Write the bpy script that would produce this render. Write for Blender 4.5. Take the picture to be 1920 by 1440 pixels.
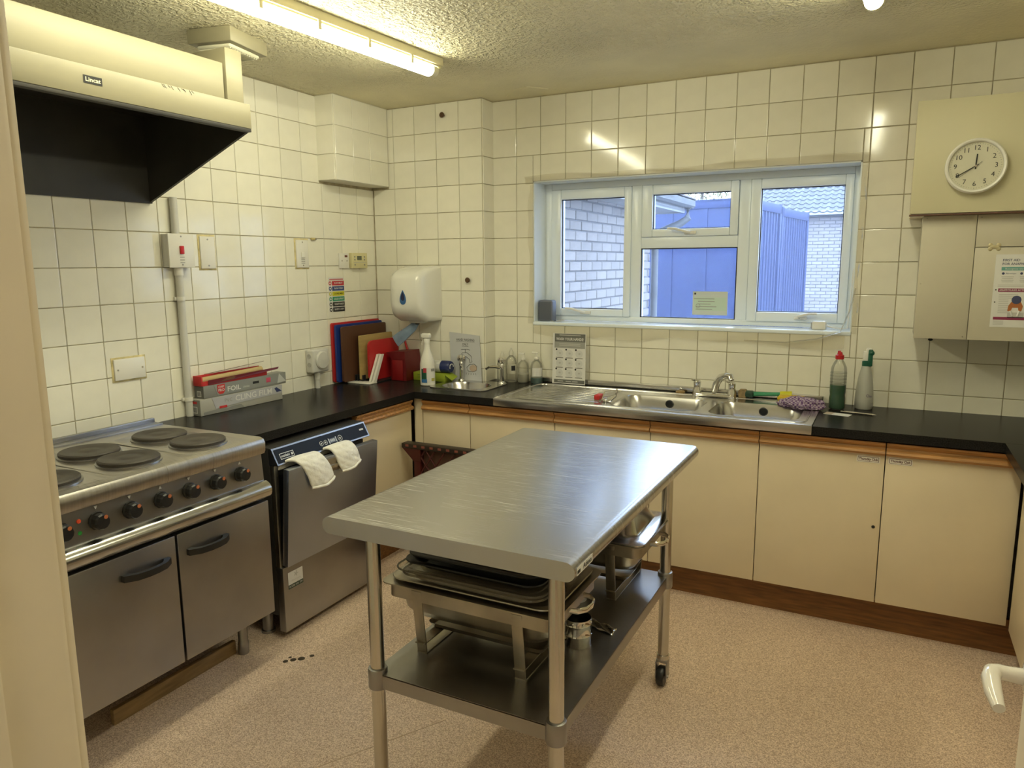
import bpy, bmesh, math, random
from mathutils import Vector, Matrix
random.seed(7)
for o in list(bpy.data.objects): bpy.data.objects.remove(o)
SC = bpy.context.scene
COL = SC.collection
PI = math.pi

# ---------------------------------------------------------------- camera
cam_d = bpy.data.cameras.new('camera'); cam = bpy.data.objects.new('camera', cam_d); COL.objects.link(cam)
YAW, PIT, ROLL = -0.47456, -0.16224, -0.00717
f_ = Vector((math.sin(YAW)*math.cos(PIT), math.cos(YAW)*math.cos(PIT), math.sin(PIT)))
r_ = Vector((math.cos(YAW), -math.sin(YAW), 0)); u_ = r_.cross(f_)
r2 = math.cos(ROLL)*r_+math.sin(ROLL)*u_; u2 = -math.sin(ROLL)*r_+math.cos(ROLL)*u_
m = Matrix((r2, u2, -f_)).transposed().to_4x4(); m.translation = (2.9015, -3.8993, 1.5949)
cam.matrix_world = m
cam_d.sensor_width = 36; cam_d.lens = 1373.07/1920*36; cam_d.clip_start = .05; cam_d.clip_end = 200
SC.camera = cam
# ---------------------------------------------------------------- sky, exposure
w = bpy.data.worlds.new('sky'); SC.world = w; w.use_nodes = True
bg = w.node_tree.nodes['Background']; bg.inputs[0].default_value = (.58, .75, 1.0, 1); bg.inputs[1].default_value = 9.0
SC.view_settings.view_transform = 'Standard'; SC.view_settings.look = 'None'
SC.view_settings.gamma = 1; SC.view_settings.exposure = 0.0; SC.view_settings.use_curve_mapping = False
LAMP = 41.0                       # radiance of the fluorescent diffusers
LAMP_COL = (1.0, .97, .70)

# ---------------------------------------------------------------- materials
MATS = {}
def M(name, col, rough=.5, metal=0, noise=0, ns=8, bump=0, bs=60, stretch=None, spec=.5, trans=0, coat=0,
      emis=None, es=0, rnd=0, col2=None, ior=None, detail=4, sheen=0, rvar=0, bd=.002):
    if name in MATS: return MATS[name]
    mt = bpy.data.materials.new(name); mt.use_nodes = True; nt = mt.node_tree; N = nt.nodes; Lk = nt.links
    b = N['Principled BSDF']
    b.inputs['Base Color'].default_value = (*col, 1); b.inputs['Roughness'].default_value = rough
    b.inputs['Metallic'].default_value = metal; b.inputs['Specular IOR Level'].default_value = spec
    b.inputs['Transmission Weight'].default_value = trans; b.inputs['Coat Weight'].default_value = coat
    if ior: b.inputs['IOR'].default_value = ior
    if sheen: b.inputs['Sheen Weight'].default_value = sheen
    if emis: b.inputs['Emission Color'].default_value = (*emis, 1); b.inputs['Emission Strength'].default_value = es
    tc = N.new('ShaderNodeTexCoord'); mp = N.new('ShaderNodeMapping'); Lk.new(tc.outputs['Object'], mp.inputs[0])
    if stretch: mp.inputs['Scale'].default_value = stretch
    last = None
    if noise or col2:
        n = N.new('ShaderNodeTexNoise'); n.inputs['Scale'].default_value = ns; n.inputs['Detail'].default_value = detail
        Lk.new(mp.outputs[0], n.inputs['Vector'])
        cr = N.new('ShaderNodeMapRange'); cr.inputs[1].default_value = .3; cr.inputs[2].default_value = .7
        Lk.new(n.outputs[0], cr.inputs[0])
        mx = N.new('ShaderNodeMix'); mx.data_type = 'RGBA'
        c2 = col2 if col2 else tuple(max(0, c*(1+noise)) for c in col)
        c1 = col if col2 else tuple(c*(1-noise) for c in col)
        mx.inputs[6].default_value = (*c1, 1); mx.inputs[7].default_value = (*c2, 1)
        Lk.new(cr.outputs[0], mx.inputs[0]); last = mx.outputs[2]
        if rvar:
            rr = N.new('ShaderNodeMapRange'); rr.inputs[3].default_value = rough-rvar; rr.inputs[4].default_value = rough+rvar
            Lk.new(n.outputs[0], rr.inputs[0]); Lk.new(rr.outputs[0], b.inputs['Roughness'])
    if rnd:
        oi = N.new('ShaderNodeObjectInfo'); hs = N.new('ShaderNodeHueSaturation')
        mr = N.new('ShaderNodeMapRange'); mr.inputs[3].default_value = 1-rnd; mr.inputs[4].default_value = 1+rnd
        Lk.new(oi.outputs['Random'], mr.inputs[0]); Lk.new(mr.outputs[0], hs.inputs['Value'])
        if last: Lk.new(last, hs.inputs['Color'])
        else: hs.inputs['Color'].default_value = (*col, 1)
        last = hs.outputs[0]
    if last: Lk.new(last, b.inputs['Base Color'])
    if bump:
        n2 = N.new('ShaderNodeTexNoise'); n2.inputs['Scale'].default_value = bs; n2.inputs['Detail'].default_value = 3
        Lk.new(mp.outputs[0], n2.inputs['Vector'])
        bp = N.new('ShaderNodeBump'); bp.inputs['Strength'].default_value = bump; bp.inputs['Distance'].default_value = bd
        Lk.new(n2.outputs[0], bp.inputs['Height']); Lk.new(bp.outputs[0], b.inputs['Normal'])
    MATS[name] = mt
    return mt

def thin_glass(name, tint=(.95, .97, 1), haze=0.0, hcol=(.7, .8, 1), rough=.0, gl=1.0):
    mt = bpy.data.materials.new(name); mt.use_nodes = True; nt = mt.node_tree; N = nt.nodes; Lk = nt.links
    N.remove(N['Principled BSDF']); out = N['Material Output']
    t = N.new('ShaderNodeBsdfTransparent'); t.inputs[0].default_value = (*tint, 1)
    g = N.new('ShaderNodeBsdfGlossy'); g.inputs['Roughness'].default_value = rough
    fr = N.new('ShaderNodeFresnel'); fr.inputs[0].default_value = 1.45
    mu = N.new('ShaderNodeMath'); mu.operation = 'MULTIPLY'; mu.inputs[1].default_value = gl; Lk.new(fr.outputs[0], mu.inputs[0])
    mx = N.new('ShaderNodeMixShader'); Lk.new(mu.outputs[0], mx.inputs[0]); Lk.new(t.outputs[0], mx.inputs[1]); Lk.new(g.outputs[0], mx.inputs[2])
    if haze:
        d = N.new('ShaderNodeBsdfTranslucent'); d.inputs[0].default_value = (*hcol, 1)
        d2 = N.new('ShaderNodeBsdfDiffuse'); d2.inputs[0].default_value = (*hcol, 1)
        a = N.new('ShaderNodeMixShader'); Lk.new(d.outputs[0], a.inputs[1]); Lk.new(d2.outputs[0], a.inputs[2])
        m2 = N.new('ShaderNodeMixShader'); m2.inputs[0].default_value = haze
        Lk.new(mx.outputs[0], m2.inputs[1]); Lk.new(a.outputs[0], m2.inputs[2]); mx = m2
    Lk.new(mx.outputs[0], out.inputs[0]); MATS[name] = mt
    return mt

TILE = M('glazed_tile', (.85, .825, .72), .10, noise=.02, ns=14, bump=.05, bs=7, rnd=.035, spec=.5, bd=.003)
GROUT = M('grout', (.50, .44, .31), .9, noise=.25, ns=20)
PLASTER = M('painted_plaster', (.72, .69, .58), .75, noise=.05, ns=6, bump=.15, bs=60)
WHITEP = M('white_gloss_paint', (.80, .71, .57), .42, noise=.08, ns=5, bump=.12, bs=14)
SS = M('brushed_steel', (.50, .475, .44), .30, 1, noise=.10, ns=6, stretch=(1, 30, 1), bump=.05, bs=40, rvar=.06)
SSV = M('brushed_steel_plain', (.36, .352, .35), .34, 1, noise=.08, ns=5, rvar=.05)
SSD = M('dull_steel', (.42, .385, .32), .38, 1, noise=.2, ns=9, rvar=.1)
CHROME = M('chrome', (.78, .77, .74), .09, 1)
TUBE = M('polished_tube', (.62, .60, .55), .2, 1, noise=.05, ns=5)
BLACK = M('black_plastic', (.012, .012, .013), .38)
BLACKM = M('black_enamel', (.030, .027, .023), .45, noise=.3, ns=5)
BLKIRON = M('cast_iron_plate', (.07, .06, .05), .55, .3, noise=.25, ns=10, bump=.15, bs=90)
WHITE = M('white_plastic', (.80, .78, .72), .35)
GREYW = M('grey_white_plastic', (.62, .61, .57), .4)
CREAM = M('cream_steel', (.235, .212, .135), .45, noise=.07, ns=5, stretch=(1, .5, 3))
LAMI = M('cream_laminate', (.77, .66, .48), .42, noise=.05, ns=3, bump=.03, bs=200)
OAK = M('oak_strip', (.44, .22, .075), .4, noise=.4, ns=9, stretch=(.6, 6, 14), detail=6)
PLINTH = M('plinth_wood', (.20, .085, .022), .5, noise=.35, ns=8, stretch=(1, 6, 12))
CTOP = M('black_worktop', (.008, .0075, .0075), .27, noise=.0, ns=240, col2=(.026, .024, .023), detail=2, spec=.10)
CEDGE = CTOP
UPVC = M('upvc_daylight_tint', (.86, .93, 1.0), .25)  # white plastic; the blue tint of daylight is put into its base colour
INK = M('black_ink', (.02, .02, .022), .7)
PAPER = M('paper_white', (.72, .71, .69), .7)
PAPERG = M('paper_grey', (.30, .29, .27), .7)
PAPERM = M('paper_mid_grey', (.50, .49, .47), .7)
RED = M('red_plastic', (.50, .02, .022), .4)
DRED = M('dark_red_plastic', (.13, .004, .006), .42)
BLUE = M('blue_plastic', (.012, .04, .24), .4)
BROWN = M('brown_plastic', (.095, .038, .018), .5)
WOODB = M('pale_board_wood', (.50, .36, .14), .55, noise=.12, ns=6, stretch=(1, 1, 6))

# ---------------------------------------------------------------- geometry helpers
class G:
    def __init__(s): s.bm = bmesh.new()
    def _new(s, fn):
        t = bmesh.new(); fn(t); me = bpy.data.meshes.new('t'); t.to_mesh(me); t.free(); s.bm.from_mesh(me); bpy.data.meshes.remove(me); return s
    def box(s, x0, x1, y0, y1, z0, z1, bev=0, seg=2, M4=None):
        def fn(t):
            bmesh.ops.create_cube(t, size=1, matrix=Matrix.Translation(((x0+x1)/2, (y0+y1)/2, (z0+z1)/2)) @ Matrix.Diagonal((abs(x1-x0), abs(y1-y0), abs(z1-z0), 1)))
            if bev: bmesh.ops.bevel(t, geom=list(t.edges), offset=bev, segments=seg, affect='EDGES', profile=.5)
            if M4: bmesh.ops.transform(t, matrix=M4, verts=t.verts)
        return s._new(fn)
    def cyl(s, p0, p1, r, r2=None, n=20, cap=True):
        p0 = Vector(p0); p1 = Vector(p1); d = p1-p0
        q = Vector((0, 0, 1)).rotation_difference(d.normalized()).to_matrix().to_4x4()
        def fn(t):
            bmesh.ops.create_cone(t, segments=n, radius1=r, radius2=r if r2 is None else r2, depth=d.length, cap_ends=cap, matrix=Matrix.Translation((p0+p1)/2) @ q)
        return s._new(fn)
    def sph(s, c, r, sc=(1, 1, 1), n=16):
        def fn(t): bmesh.ops.create_uvsphere(t, u_segments=n, v_segments=max(6, n//2), radius=r, matrix=Matrix.Translation(c) @ Matrix.Diagonal((*sc, 1)))
        return s._new(fn)
    def loft(s, rings, cap0=False, cap1=False, closed=True):
        bm = s.bm; R = [[bm.verts.new(p) for p in r] for r in rings]
        for a, b in zip(R, R[1:]):
            n = len(a)
            for i in range(n if closed else n-1):
                j = (i+1) % n
                try: bm.faces.new((a[i], a[j], b[j], b[i]))
                except ValueError: pass
        if cap0: bm.faces.new(list(reversed(R[0])))
        if cap1: bm.faces.new(R[-1])
        return s
    def lathe(s, prof, c, n=24, axis='Z'):
        rings = []
        for r, h in prof:
            ring = []
            for k in range(n):
                a = 2*PI*k/n; v = Vector((r*math.cos(a), r*math.sin(a), h))
                if axis == 'X': v = Vector((h, r*math.cos(a), r*math.sin(a)))
                if axis == '-Y': v = Vector((r*math.cos(a), -h, r*math.sin(a)))
                ring.append(v+Vector(c))
            rings.append(ring)
        return s.loft(rings, cap0=prof[0][0] > 1e-6, cap1=prof[-1][0] > 1e-6)
    def tube(s, pts, r, n=10, closed=False, flat=None):
        P = [Vector(p) for p in pts]; rings = []; up = Vector((0, 0, 1)); L = len(P)
        for i, p in enumerate(P):
            d = (P[(i+1) % L]-P[i-1]) if closed else (P[min(i+1, L-1)]-P[max(i-1, 0)])
            d.normalize(); a = d.cross(up)
            if a.length < 1e-3: a = d.cross(Vector((1, 0, 0)))
            a.normalize(); b = a.cross(d); rr = r[i] if isinstance(r, (list, tuple)) else r
            rb = rr if flat is None else flat
            rings.append([p+a*math.cos(t)*rr+b*math.sin(t)*rb for t in [2*PI*k/n for k in range(n)]])
        if closed: rings.append(rings[0]); return s.loft(rings)
        return s.loft(rings, True, True)
    def prism(s, poly, axis, a, b):
        def mp(p, h):
            return Vector((h, p[0], p[1])) if axis == 'x' else Vector((p[0], h, p[1])) if axis == 'y' else Vector((p[0], p[1], h))
        return s.loft([[mp(p, a) for p in poly], [mp(p, b) for p in poly]], True, True)
    def plate(s, outer, holes, z0, z1):
        for z in (z0, z1):
            t = bmesh.new(); ed = []
            for lp in [outer]+holes:
                vs = [t.verts.new((p[0], p[1], z)) for p in lp]
                for i in range(len(vs)): ed.append(t.edges.new((vs[i], vs[(i+1) % len(vs)])))
            bmesh.ops.triangle_fill(t, use_beauty=True, use_dissolve=False, edges=ed)
            me = bpy.data.meshes.new('t'); t.to_mesh(me); t.free(); s.bm.from_mesh(me); bpy.data.meshes.remove(me)
        for lp in [outer]+holes:
            s.loft([[Vector((p[0], p[1], z0)) for p in lp], [Vector((p[0], p[1], z1)) for p in lp]])
        bmesh.ops.remove_doubles(s.bm, verts=s.bm.verts, dist=1e-5)
        return s
    def sheet(s, fn, nu, nv):
        bm = s.bm; V = [[bm.verts.new(fn(i/nu, j/nv)) for j in range(nv+1)] for i in range(nu+1)]
        for i in range(nu):
            for j in range(nv): bm.faces.new((V[i][j], V[i+1][j], V[i+1][j+1], V[i][j+1]))
        return s
    def xf(s, mat): bmesh.ops.transform(s.bm, matrix=mat, verts=s.bm.verts); return s

def rrect(cx, cy, hx, hy, r, n=6):
    out = []
    for (sx, sy, a0) in ((1, 1, 0), (-1, 1, PI/2), (-1, -1, PI), (1, -1, 1.5*PI)):
        for k in range(n+1):
            a = a0+PI/2*k/n; out.append((cx+sx*(hx-r)+r*math.cos(a), cy+sy*(hy-r)+r*math.sin(a)))
    return out
def r3(pts, z): return [Vector((p[0], p[1], z)) for p in pts]

def link(name, me, mat, parent=None, local=False):
    o = bpy.data.objects.new(name, me); COL.objects.link(o)
    if mat: me.materials.append(mat)
    if parent:
        o.parent = parent
        if not local:
            par = Vector(); q = parent
            while q: par += q.location; q = q.parent
            o.location = -par
    return o
def mk(name, g, mat, parent=None, local=False, smooth=35, label=None):
    bmesh.ops.recalc_face_normals(g.bm, faces=g.bm.faces)
    me = bpy.data.meshes.new(name); g.bm.to_mesh(me); g.bm.free()
    if smooth:
        for p in me.polygons: p.use_smooth = True
        me.set_sharp_from_angle(angle=math.radians(smooth))
    o = link(name, me, mat, parent, local)
    if parent is not None and not local:      # put the part's origin at its own parent
        for v in me.vertices: v.co += o.location
        o.location = (0, 0, 0)
    if label: o['label'] = label
    return o
def tag(o, label, cat, group=None, kind=None):
    o['label'] = label; o['category'] = cat
    if group: o['group'] = group
    if kind: o['kind'] = kind
    return o
def thing(name, label, cat, loc=(0, 0, 0), rotz=0, group=None):
    o = bpy.data.objects.new(name, None); COL.objects.link(o); o.location = loc; o.rotation_euler = (0, 0, rotz); o.empty_display_size = .05
    return tag(o, label, cat, group)
def struct(name, g, mat, label, cat, smooth=35): return tag(mk(name, g, mat, smooth=smooth), label, cat, kind='structure')
def solo(name, g, mat, label, cat, group=None, smooth=35): return tag(mk(name, g, mat, smooth=smooth), label, cat, group)

ORI = {'L': Matrix(((0, 0, 1), (1, 0, 0), (0, 1, 0))), 'B': Matrix(((1, 0, 0), (0, 0, -1), (0, 1, 0))), 'T': Matrix.Identity(3)}
def ori4(ori, c):
    m3 = ORI[ori] if isinstance(ori, str) else ori
    mm = m3.to_4x4(); mm.translation = c; return mm
def text(s, h, mat, parent, c, ori, width=None, bold=0, al='CENTER', name='lettering', local=False):
    cu = bpy.data.curves.new('t', 'FONT'); cu.body = s; cu.size = 1; cu.align_x = al; cu.align_y = 'CENTER'; cu.extrude = 0; cu.offset = bold; cu.resolution_u = 2
    o = bpy.data.objects.new('t', cu); me = bpy.data.meshes.new_from_object(o); bpy.data.objects.remove(o); bpy.data.curves.remove(cu)
    xs = [v.co.x for v in me.vertices]; sx = h/.72
    sw = sx if width is None else width/max(1e-6, max(xs)-min(xs))
    me.transform(ori4(ori, c) @ Matrix.Diagonal((sw, sx, 1, 1)))
    ob = link(name, me, mat, parent, local)
    if not local:
        for v in me.vertices: v.co += ob.location
        ob.location = (0, 0, 0)
    return ob
def dec(name, ori, c, w, h, mat, parent, th=.0006, bev=0, local=False, label=None):
    g = G().box(-w/2, w/2, -h/2, h/2, 0, th, bev); g.xf(ori4(ori, c)); return mk(name, g, mat, parent, local, label=label)
def poly(name, ori, c, pts, mat, parent, th=.0006):
    g = G().prism(pts, 'z', 0, th); g.xf(ori4(ori, c)); return mk(name, g, mat, parent)

# ================================================================ ROOM SHELL
CEIL = 2.52; CT = .903; P_ = .153
XC0 = .7864; YA = -2.1275
def ZR(r): return .98+(10-r)*P_
# floor: speckled vinyl with stains
def floor_mat():
    mt = bpy.data.materials.new('speckled_vinyl'); mt.use_nodes = True; nt = mt.node_tree; N = nt.nodes; Lk = nt.links; b = N['Principled BSDF']
    tc = N.new('ShaderNodeTexCoord')
    n1 = N.new('ShaderNodeTexVoronoi'); n1.inputs['Scale'].default_value = 330
    n2 = N.new('ShaderNodeTexNoise'); n2.inputs['Scale'].default_value = 2.2; n2.inputs['Detail'].default_value = 3
    for n in (n1, n2): Lk.new(tc.outputs['Object'], n.inputs['Vector'])
    r1 = N.new('ShaderNodeValToRGB'); e = r1.color_ramp.elements
    e[0].position = .0; e[0].color = (.42, .275, .19, 1); e[1].position = 1.0; e[1].color = (.90, .73, .58, 1)
    sx_ = N.new('ShaderNodeSeparateColor'); Lk.new(n1.outputs['Color'], sx_.inputs[0]); Lk.new(sx_.outputs[0], r1.inputs[0])
    r2n = N.new('ShaderNodeMapRange'); r2n.inputs[3].default_value = .88; r2n.inputs[4].default_value = 1.12; Lk.new(n2.outputs[0], r2n.inputs[0])
    mul = N.new('ShaderNodeVectorMath'); mul.operation = 'SCALE'; Lk.new(r1.outputs[0], mul.inputs[0]); Lk.new(r2n.outputs[0], mul.inputs['Scale'])
    Lk.new(mul.outputs[0], b.inputs['Base Color']); b.inputs['Roughness'].default_value = .45
    bp = N.new('ShaderNodeBump'); bp.inputs['Strength'].default_value = .15; bp.inputs['Distance'].default_value = .001
    Lk.new(n1.outputs[0], bp.inputs['Height']); Lk.new(bp.outputs[0], b.inputs['Normal'])
    return mt
fl = struct('floor', G().box(-.3, 4.3, -5.4, .3, -.1, 0), floor_mat(), 'pinkish beige speckled vinyl floor', 'floor')
g = G()
for (x, y, rr) in ((.805, -1.862, .011), (.825, -1.838, .013), (.849, -1.817, .015), (.872, -1.78, .010), (.80, -1.83, .007)):
    g.lathe([(rr, .0002), (rr*.9, .0006), (0, .0007)], (x, y, 0), 14)
mk('burn_mark', g, M('burn', (.05, .035, .02), .6), fl)
g = G().tube([(1.36, -2.30, .0002), (1.60, -1.90, .0003)], .0016, 6)
mk('vinyl_seam', g, M('seam', (.60, .45, .33), .5), fl)

def ceil_mat():
    mt = M('artex_ceiling', (.80, .74, .52), .55, noise=.08, ns=3)
    nt = mt.node_tree; N = nt.nodes; Lk = nt.links; b = N['Principled BSDF']
    tc = N.new('ShaderNodeTexCoord')
    v = N.new('ShaderNodeTexNoise'); v.inputs['Scale'].default_value = 55; v.inputs['Detail'].default_value = 2.5; v.inputs['Roughness'].default_value = .55
    Lk.new(tc.outputs['Object'], v.inputs['Vector'])
    rp = N.new('ShaderNodeMapRange'); rp.inputs[1].default_value = .42; rp.inputs[2].default_value = .66; Lk.new(v.outputs[0], rp.inputs[0])
    # a smoother plastered band along the window wall
    sp = N.new('ShaderNodeSeparateXYZ'); Lk.new(tc.outputs['Object'], sp.inputs[0])
    mr = N.new('ShaderNodeMapRange'); mr.inputs[1].default_value = -.75; mr.inputs[2].default_value = -.45; mr.inputs[3].default_value = 1; mr.inputs[4].default_value = .12
    Lk.new(sp.outputs[1], mr.inputs[0])
    bp = N.new('ShaderNodeBump'); bp.inputs['Distance'].default_value = .011
    Lk.new(mr.outputs[0], bp.inputs['Strength']); Lk.new(rp.outputs[0], bp.inputs['Height']); Lk.new(bp.outputs[0], b.inputs['Normal'])
    return mt
cl = struct('ceiling', G().box(-.3, 4.3, -5.4, .3, CEIL, CEIL+.15), ceil_mat(), 'stippled yellowish cream ceiling', 'ceiling')
g = G().tube([(.93, -.10, CEIL), (1.05, -.22, CEIL), (1.12, -.24, CEIL), (1.20, -.14, CEIL)], .004, 6)
mk('plaster_ridge', g, MATS['artex_ceiling'], cl)

WX0, WX1, WZ0, WZ1 = 1.045, 2.747, 1.245, 2.06
g = G().box(-.25, WX0, 0, .25, -.1, 2.67).box(WX1, 4.25, 0, .25, -.1, 2.67).box(WX0, WX1, 0, .25, -.1, WZ0).box(WX0, WX1, 0, .25, WZ1, 2.67)
wb = struct('wall_back', g, GROUT, 'cream tiled wall with the window over the sinks', 'wall')
wl = struct('wall_left', G().box(-.25, 0, -5.4, .25, -.1, 2.67), GROUT, 'cream tiled wall behind the cooker', 'wall')
wr = struct('wall_right', G().box(3.99, 4.25, -5.4, 0, -.1, 2.67), PLASTER, 'plain cream wall opposite the cooker', 'wall')
DX0, DX1 = 2.335, 3.15
g = G().box(0, DX0-.029, -3.75, -3.58, 0, CEIL).box(DX1+.029, 3.99, -3.75, -3.58, 0, CEIL).box(DX0-.029, DX1+.029, -3.75, -3.58, 2.059, CEIL)
struct('wall_front', g, PLASTER, 'plain cream wall with the doorway', 'wall')
struct('wall_corridor', G().box(-.25, 4.25, -5.6, -5.4, -.1, 2.67), PLASTER, 'plain wall across the corridor behind the doorway', 'wall')
wp = struct('wall_pillar', G().box(0, .783, -.127, 0, 0, CEIL), GROUT, 'tiled pipe boxing in the corner beside the window', 'wall')
wx = struct('wall_boxing', G().box(0, .127, -.615, -.127, 2.064, CEIL), PLASTER, 'short tiled boxing under the ceiling in the corner', 'wall')

TC = {}
def tile_mesh(w, h):
    k = (round(w, 3), round(h, 3))
    if k not in TC:
        g = G(); W, H = k[0]/2, k[1]/2
        rings = [[Vector((sx*(W-i), sy*(H-i), z)) for sx, sy in ((-1, -1), (1, -1), (1, 1), (-1, 1))] for i, z in ((0, 0), (.0002, .0040), (.0010, .0052), (.0026, .0056))]
        g.loft(rings, cap1=True)
        bmesh.ops.recalc_face_normals(g.bm, faces=g.bm.faces)
        me = bpy.data.meshes.new('tile'); g.bm.to_mesh(me); g.bm.free(); me.materials.append(TILE)
        for p in me.polygons: p.use_smooth = True
        me.set_sharp_from_angle(angle=math.radians(14))
        TC[k] = me
    return TC[k]
GAP = .0028
def put_tile(wall, ori, a0, a1, z0, z1, plane):
    w, h = a1-a0-GAP, z1-z0-GAP
    if w < .012 or h < .012: return
    o = bpy.data.objects.new('tile', tile_mesh(w, h)); COL.objects.link(o); o.parent = wall
    c = {'B': ((a0+a1)/2, plane, (z0+z1)/2), 'L': (plane, (a0+a1)/2, (z0+z1)/2), 'D': ((a0+a1)/2, (z0+z1)/2, plane)}[ori]
    m3 = ORI['B'] if ori == 'B' else ORI['L']
    t = Matrix.Rotation(random.gauss(0, .0016), 3, 'X') @ Matrix.Rotation(random.gauss(0, .0016), 3, 'Y')
    mm = (m3 @ t).to_4x4(); mm.translation = c; o.matrix_local = mm
def clip(rect, hole):
    a0, a1, z0, z1 = rect; h0, h1, k0, k1 = hole
    if a1 <= h0+.004 or a0 >= h1-.004 or z1 <= k0+.004 or z0 >= k1-.004: return [rect]
    out = []
    if a0 < h0: out.append((a0, h0, z0, z1))
    if a1 > h1: out.append((h1, a1, z0, z1))
    b0, b1 = max(a0, h0), min(a1, h1)
    if z0 < k0: out.append((b0, b1, z0, k0))
    if z1 > k1: out.append((b0, b1, k1, z1))
    return out
rows = [(CT-.02, ZR(10))]+[(ZR(r+1), ZR(r)) for r in range(9, 0, -1)]+[(ZR(1), 2.517)]
for i in range(21):
    a0 = XC0+i*P_; a1 = min(a0+P_, 3.985)
    for z0, z1 in rows:
        if a0 > 3.02 and z0 > 1.26 and z1 < 2.22: continue
        for q in clip((a0, a1, z0, z1), (WX0, WX1, WZ0, WZ1)): put_tile(wb, 'B', *q, 0)
for i in range(-5, 13):
    a0 = YA+i*P_; a1 = a0+P_ if i < 12 else -.128
    for z0, z1 in rows:
        if a1 < -1.72 and z0 > 1.88: continue
        for q in clip((a0, a1, z0, z1), (-.615, -.12, 2.064, 2.6)): put_tile(wl, 'L', *q, 0)
ed = [.012, .171, .324, .477, .63, .783]
for a0, a1 in zip(ed, ed[1:]):
    for z0, z1 in rows:
        for q in clip((a0, a1, z0, z1), (-1, .127, 2.064, 2.6)): put_tile(wp, 'B', *q, -.127)
for z0, z1 in rows: put_tile(wp, 'L', -.126, -.001, z0, z1, .783)
for z0, z1 in ((2.064, ZR(2)), (ZR(2), ZR(1)), (ZR(1), 2.517)):
    put_tile(wx, 'B', .002, .127, z0, z1, -.615)
    for a0, a1 in ((-.615, -.462), (-.462, -.309), (-.309, -.135)): put_tile(wx, 'L', a0, a1, z0, z1, .127)
for (x, z) in ((.535, 2.446), (.688, 1.504)):
    g = G().lathe([(.006, 0), (.006, .012), (.014, .016), (.016, .024), (.011, .030), (0, .031)], (x, -.132, z), 14, '-Y')
    solo('panel_knob', g, M('brown_knob', (.10, .05, .02), .5), 'small brown knob on the access tile ' + ('near the ceiling' if z > 2 else 'beside the towel dispenser'), 'knob')
# door frame (jamb lining, stop, architrave) and open door
g = G().box(DX0-.03, DX0, -3.76, -3.575, 0, 2.03, .006).box(DX0, DX0+.012, -3.70, -3.632, 0, 2.02, .003)
g.box(DX1, DX1+.03, -3.76, -3.575, 0, 2.03, .006).box(DX0-.03, DX1+.03, -3.76, -3.575, 2.03, 2.06, .006)
g.box(DX0-.085, DX0-.012, -3.578, -3.562, 0, 2.09, .006).box(DX1+.012, DX1+.085, -3.578, -3.562, 0, 2.09, .006)
struct('trim_1', g, WHITEP, 'worn cream painted door frame at the entrance', 'door frame')
d = thing('door_1', 'cream painted door standing open with white lever handle', 'door', (3.13, -3.55, 0)); d['kind'] = 'structure'
mk('leaf', G().box(3.118, 3.158, -3.55, -2.665, .008, 2.0, .003), WHITEP, d)
h = mk('lever_handle', G().lathe([(.026, 0), (.026, .006), (.012, .009), (.0105, .03)], (0, 0, 0), 18, 'X').xf(Matrix.Translation((3.118, -2.700, 1.003)) @ Matrix.Rotation(PI, 4, 'Z'))
       .tube([(3.095, -2.700, 1.003), (3.080, -2.700, 1.003), (3.072, -2.705, 1.003), (3.068, -2.722, 1.002), (3.068, -2.755, .999), (3.072, -2.785, .992)], [.0105, .0115, .0125, .0125, .0115, .008], 12), M('white_handle', (.80, .76, .70), .18, coat=.5), d)

# ---------------------------------------------------------------- window
wn = thing('window_1', 'white plastic framed window with three lights over the sinks', 'window', (1.896, .15, WZ0)); wn['kind'] = 'structure'
FY0, FY1 = .15, .215
def bars(x0, x1, z0, z1, w4, y0, y1, bev=.004):   # rectangular ring; w4 = widths left, right, bottom, top
    l, r, b_, t = w4
    return G().box(x0, x0+l, y0, y1, z0, z1, bev).box(x1-r, x1, y0, y1, z0, z1, bev).box(x0+l, x1-r, y0, y1, z0, z0+b_, bev).box(x0+l, x1-r, y0, y1, z1-t, z1, bev)
g = bars(WX0-.0, WX1, 1.262, 2.055, (.05, .035, .03, .036), FY0, FY1)
g.box(1.583, 1.642, FY0, FY1, 1.29, 2.02, .004).box(2.168, 2.226, FY0, FY1, 1.29, 2.02, .004).box(1.642, 2.168, FY0, FY1, 1.676, 1.738, .004)
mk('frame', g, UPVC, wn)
GLASS = thin_glass('window_glass', (.93, .96, 1), haze=.06, hcol=(.75, .83, 1), gl=.8)
def sash(x0, x1, z0, z1, gx0, gx1, gz0, gz1, hx, hz, hd):
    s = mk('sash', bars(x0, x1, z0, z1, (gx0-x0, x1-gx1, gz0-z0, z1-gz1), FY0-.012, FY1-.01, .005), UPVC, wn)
    mk('gasket', bars(gx0-.001, gx1+.001, gz0-.001, gz1+.001, (.005,)*4, FY0+.006, FY0+.02, 0), BLACK, s)
    mk('pane', G().box(gx0-.003, gx1+.003, FY0+.016, FY0+.022, gz0-.003, gz1+.003), GLASS, s)
    hg = G().box(hx-.012, hx+.05, FY0-.026, FY0-.010, hz-.009, hz+.009, .003)
    hg.tube([(hx+.02, FY0-.03, hz), (hx-.01*hd, FY0-.042, hz+.008), (hx-.06*hd, FY0-.044, hz+.022), (hx-.10*hd, FY0-.043, hz+.024)], [.008, .008, .007, .006], 8)
    mk('casement_handle', hg, WHITE, s)
sash(1.097, 1.583, 1.292, 2.018, 1.157, 1.543, 1.333, 1.963, 1.30, 1.312, 1)
sash(1.645, 2.166, 1.738, 2.018, 1.705, 2.125, 1.779, 1.966, 1.90, 1.757, 1)
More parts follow.
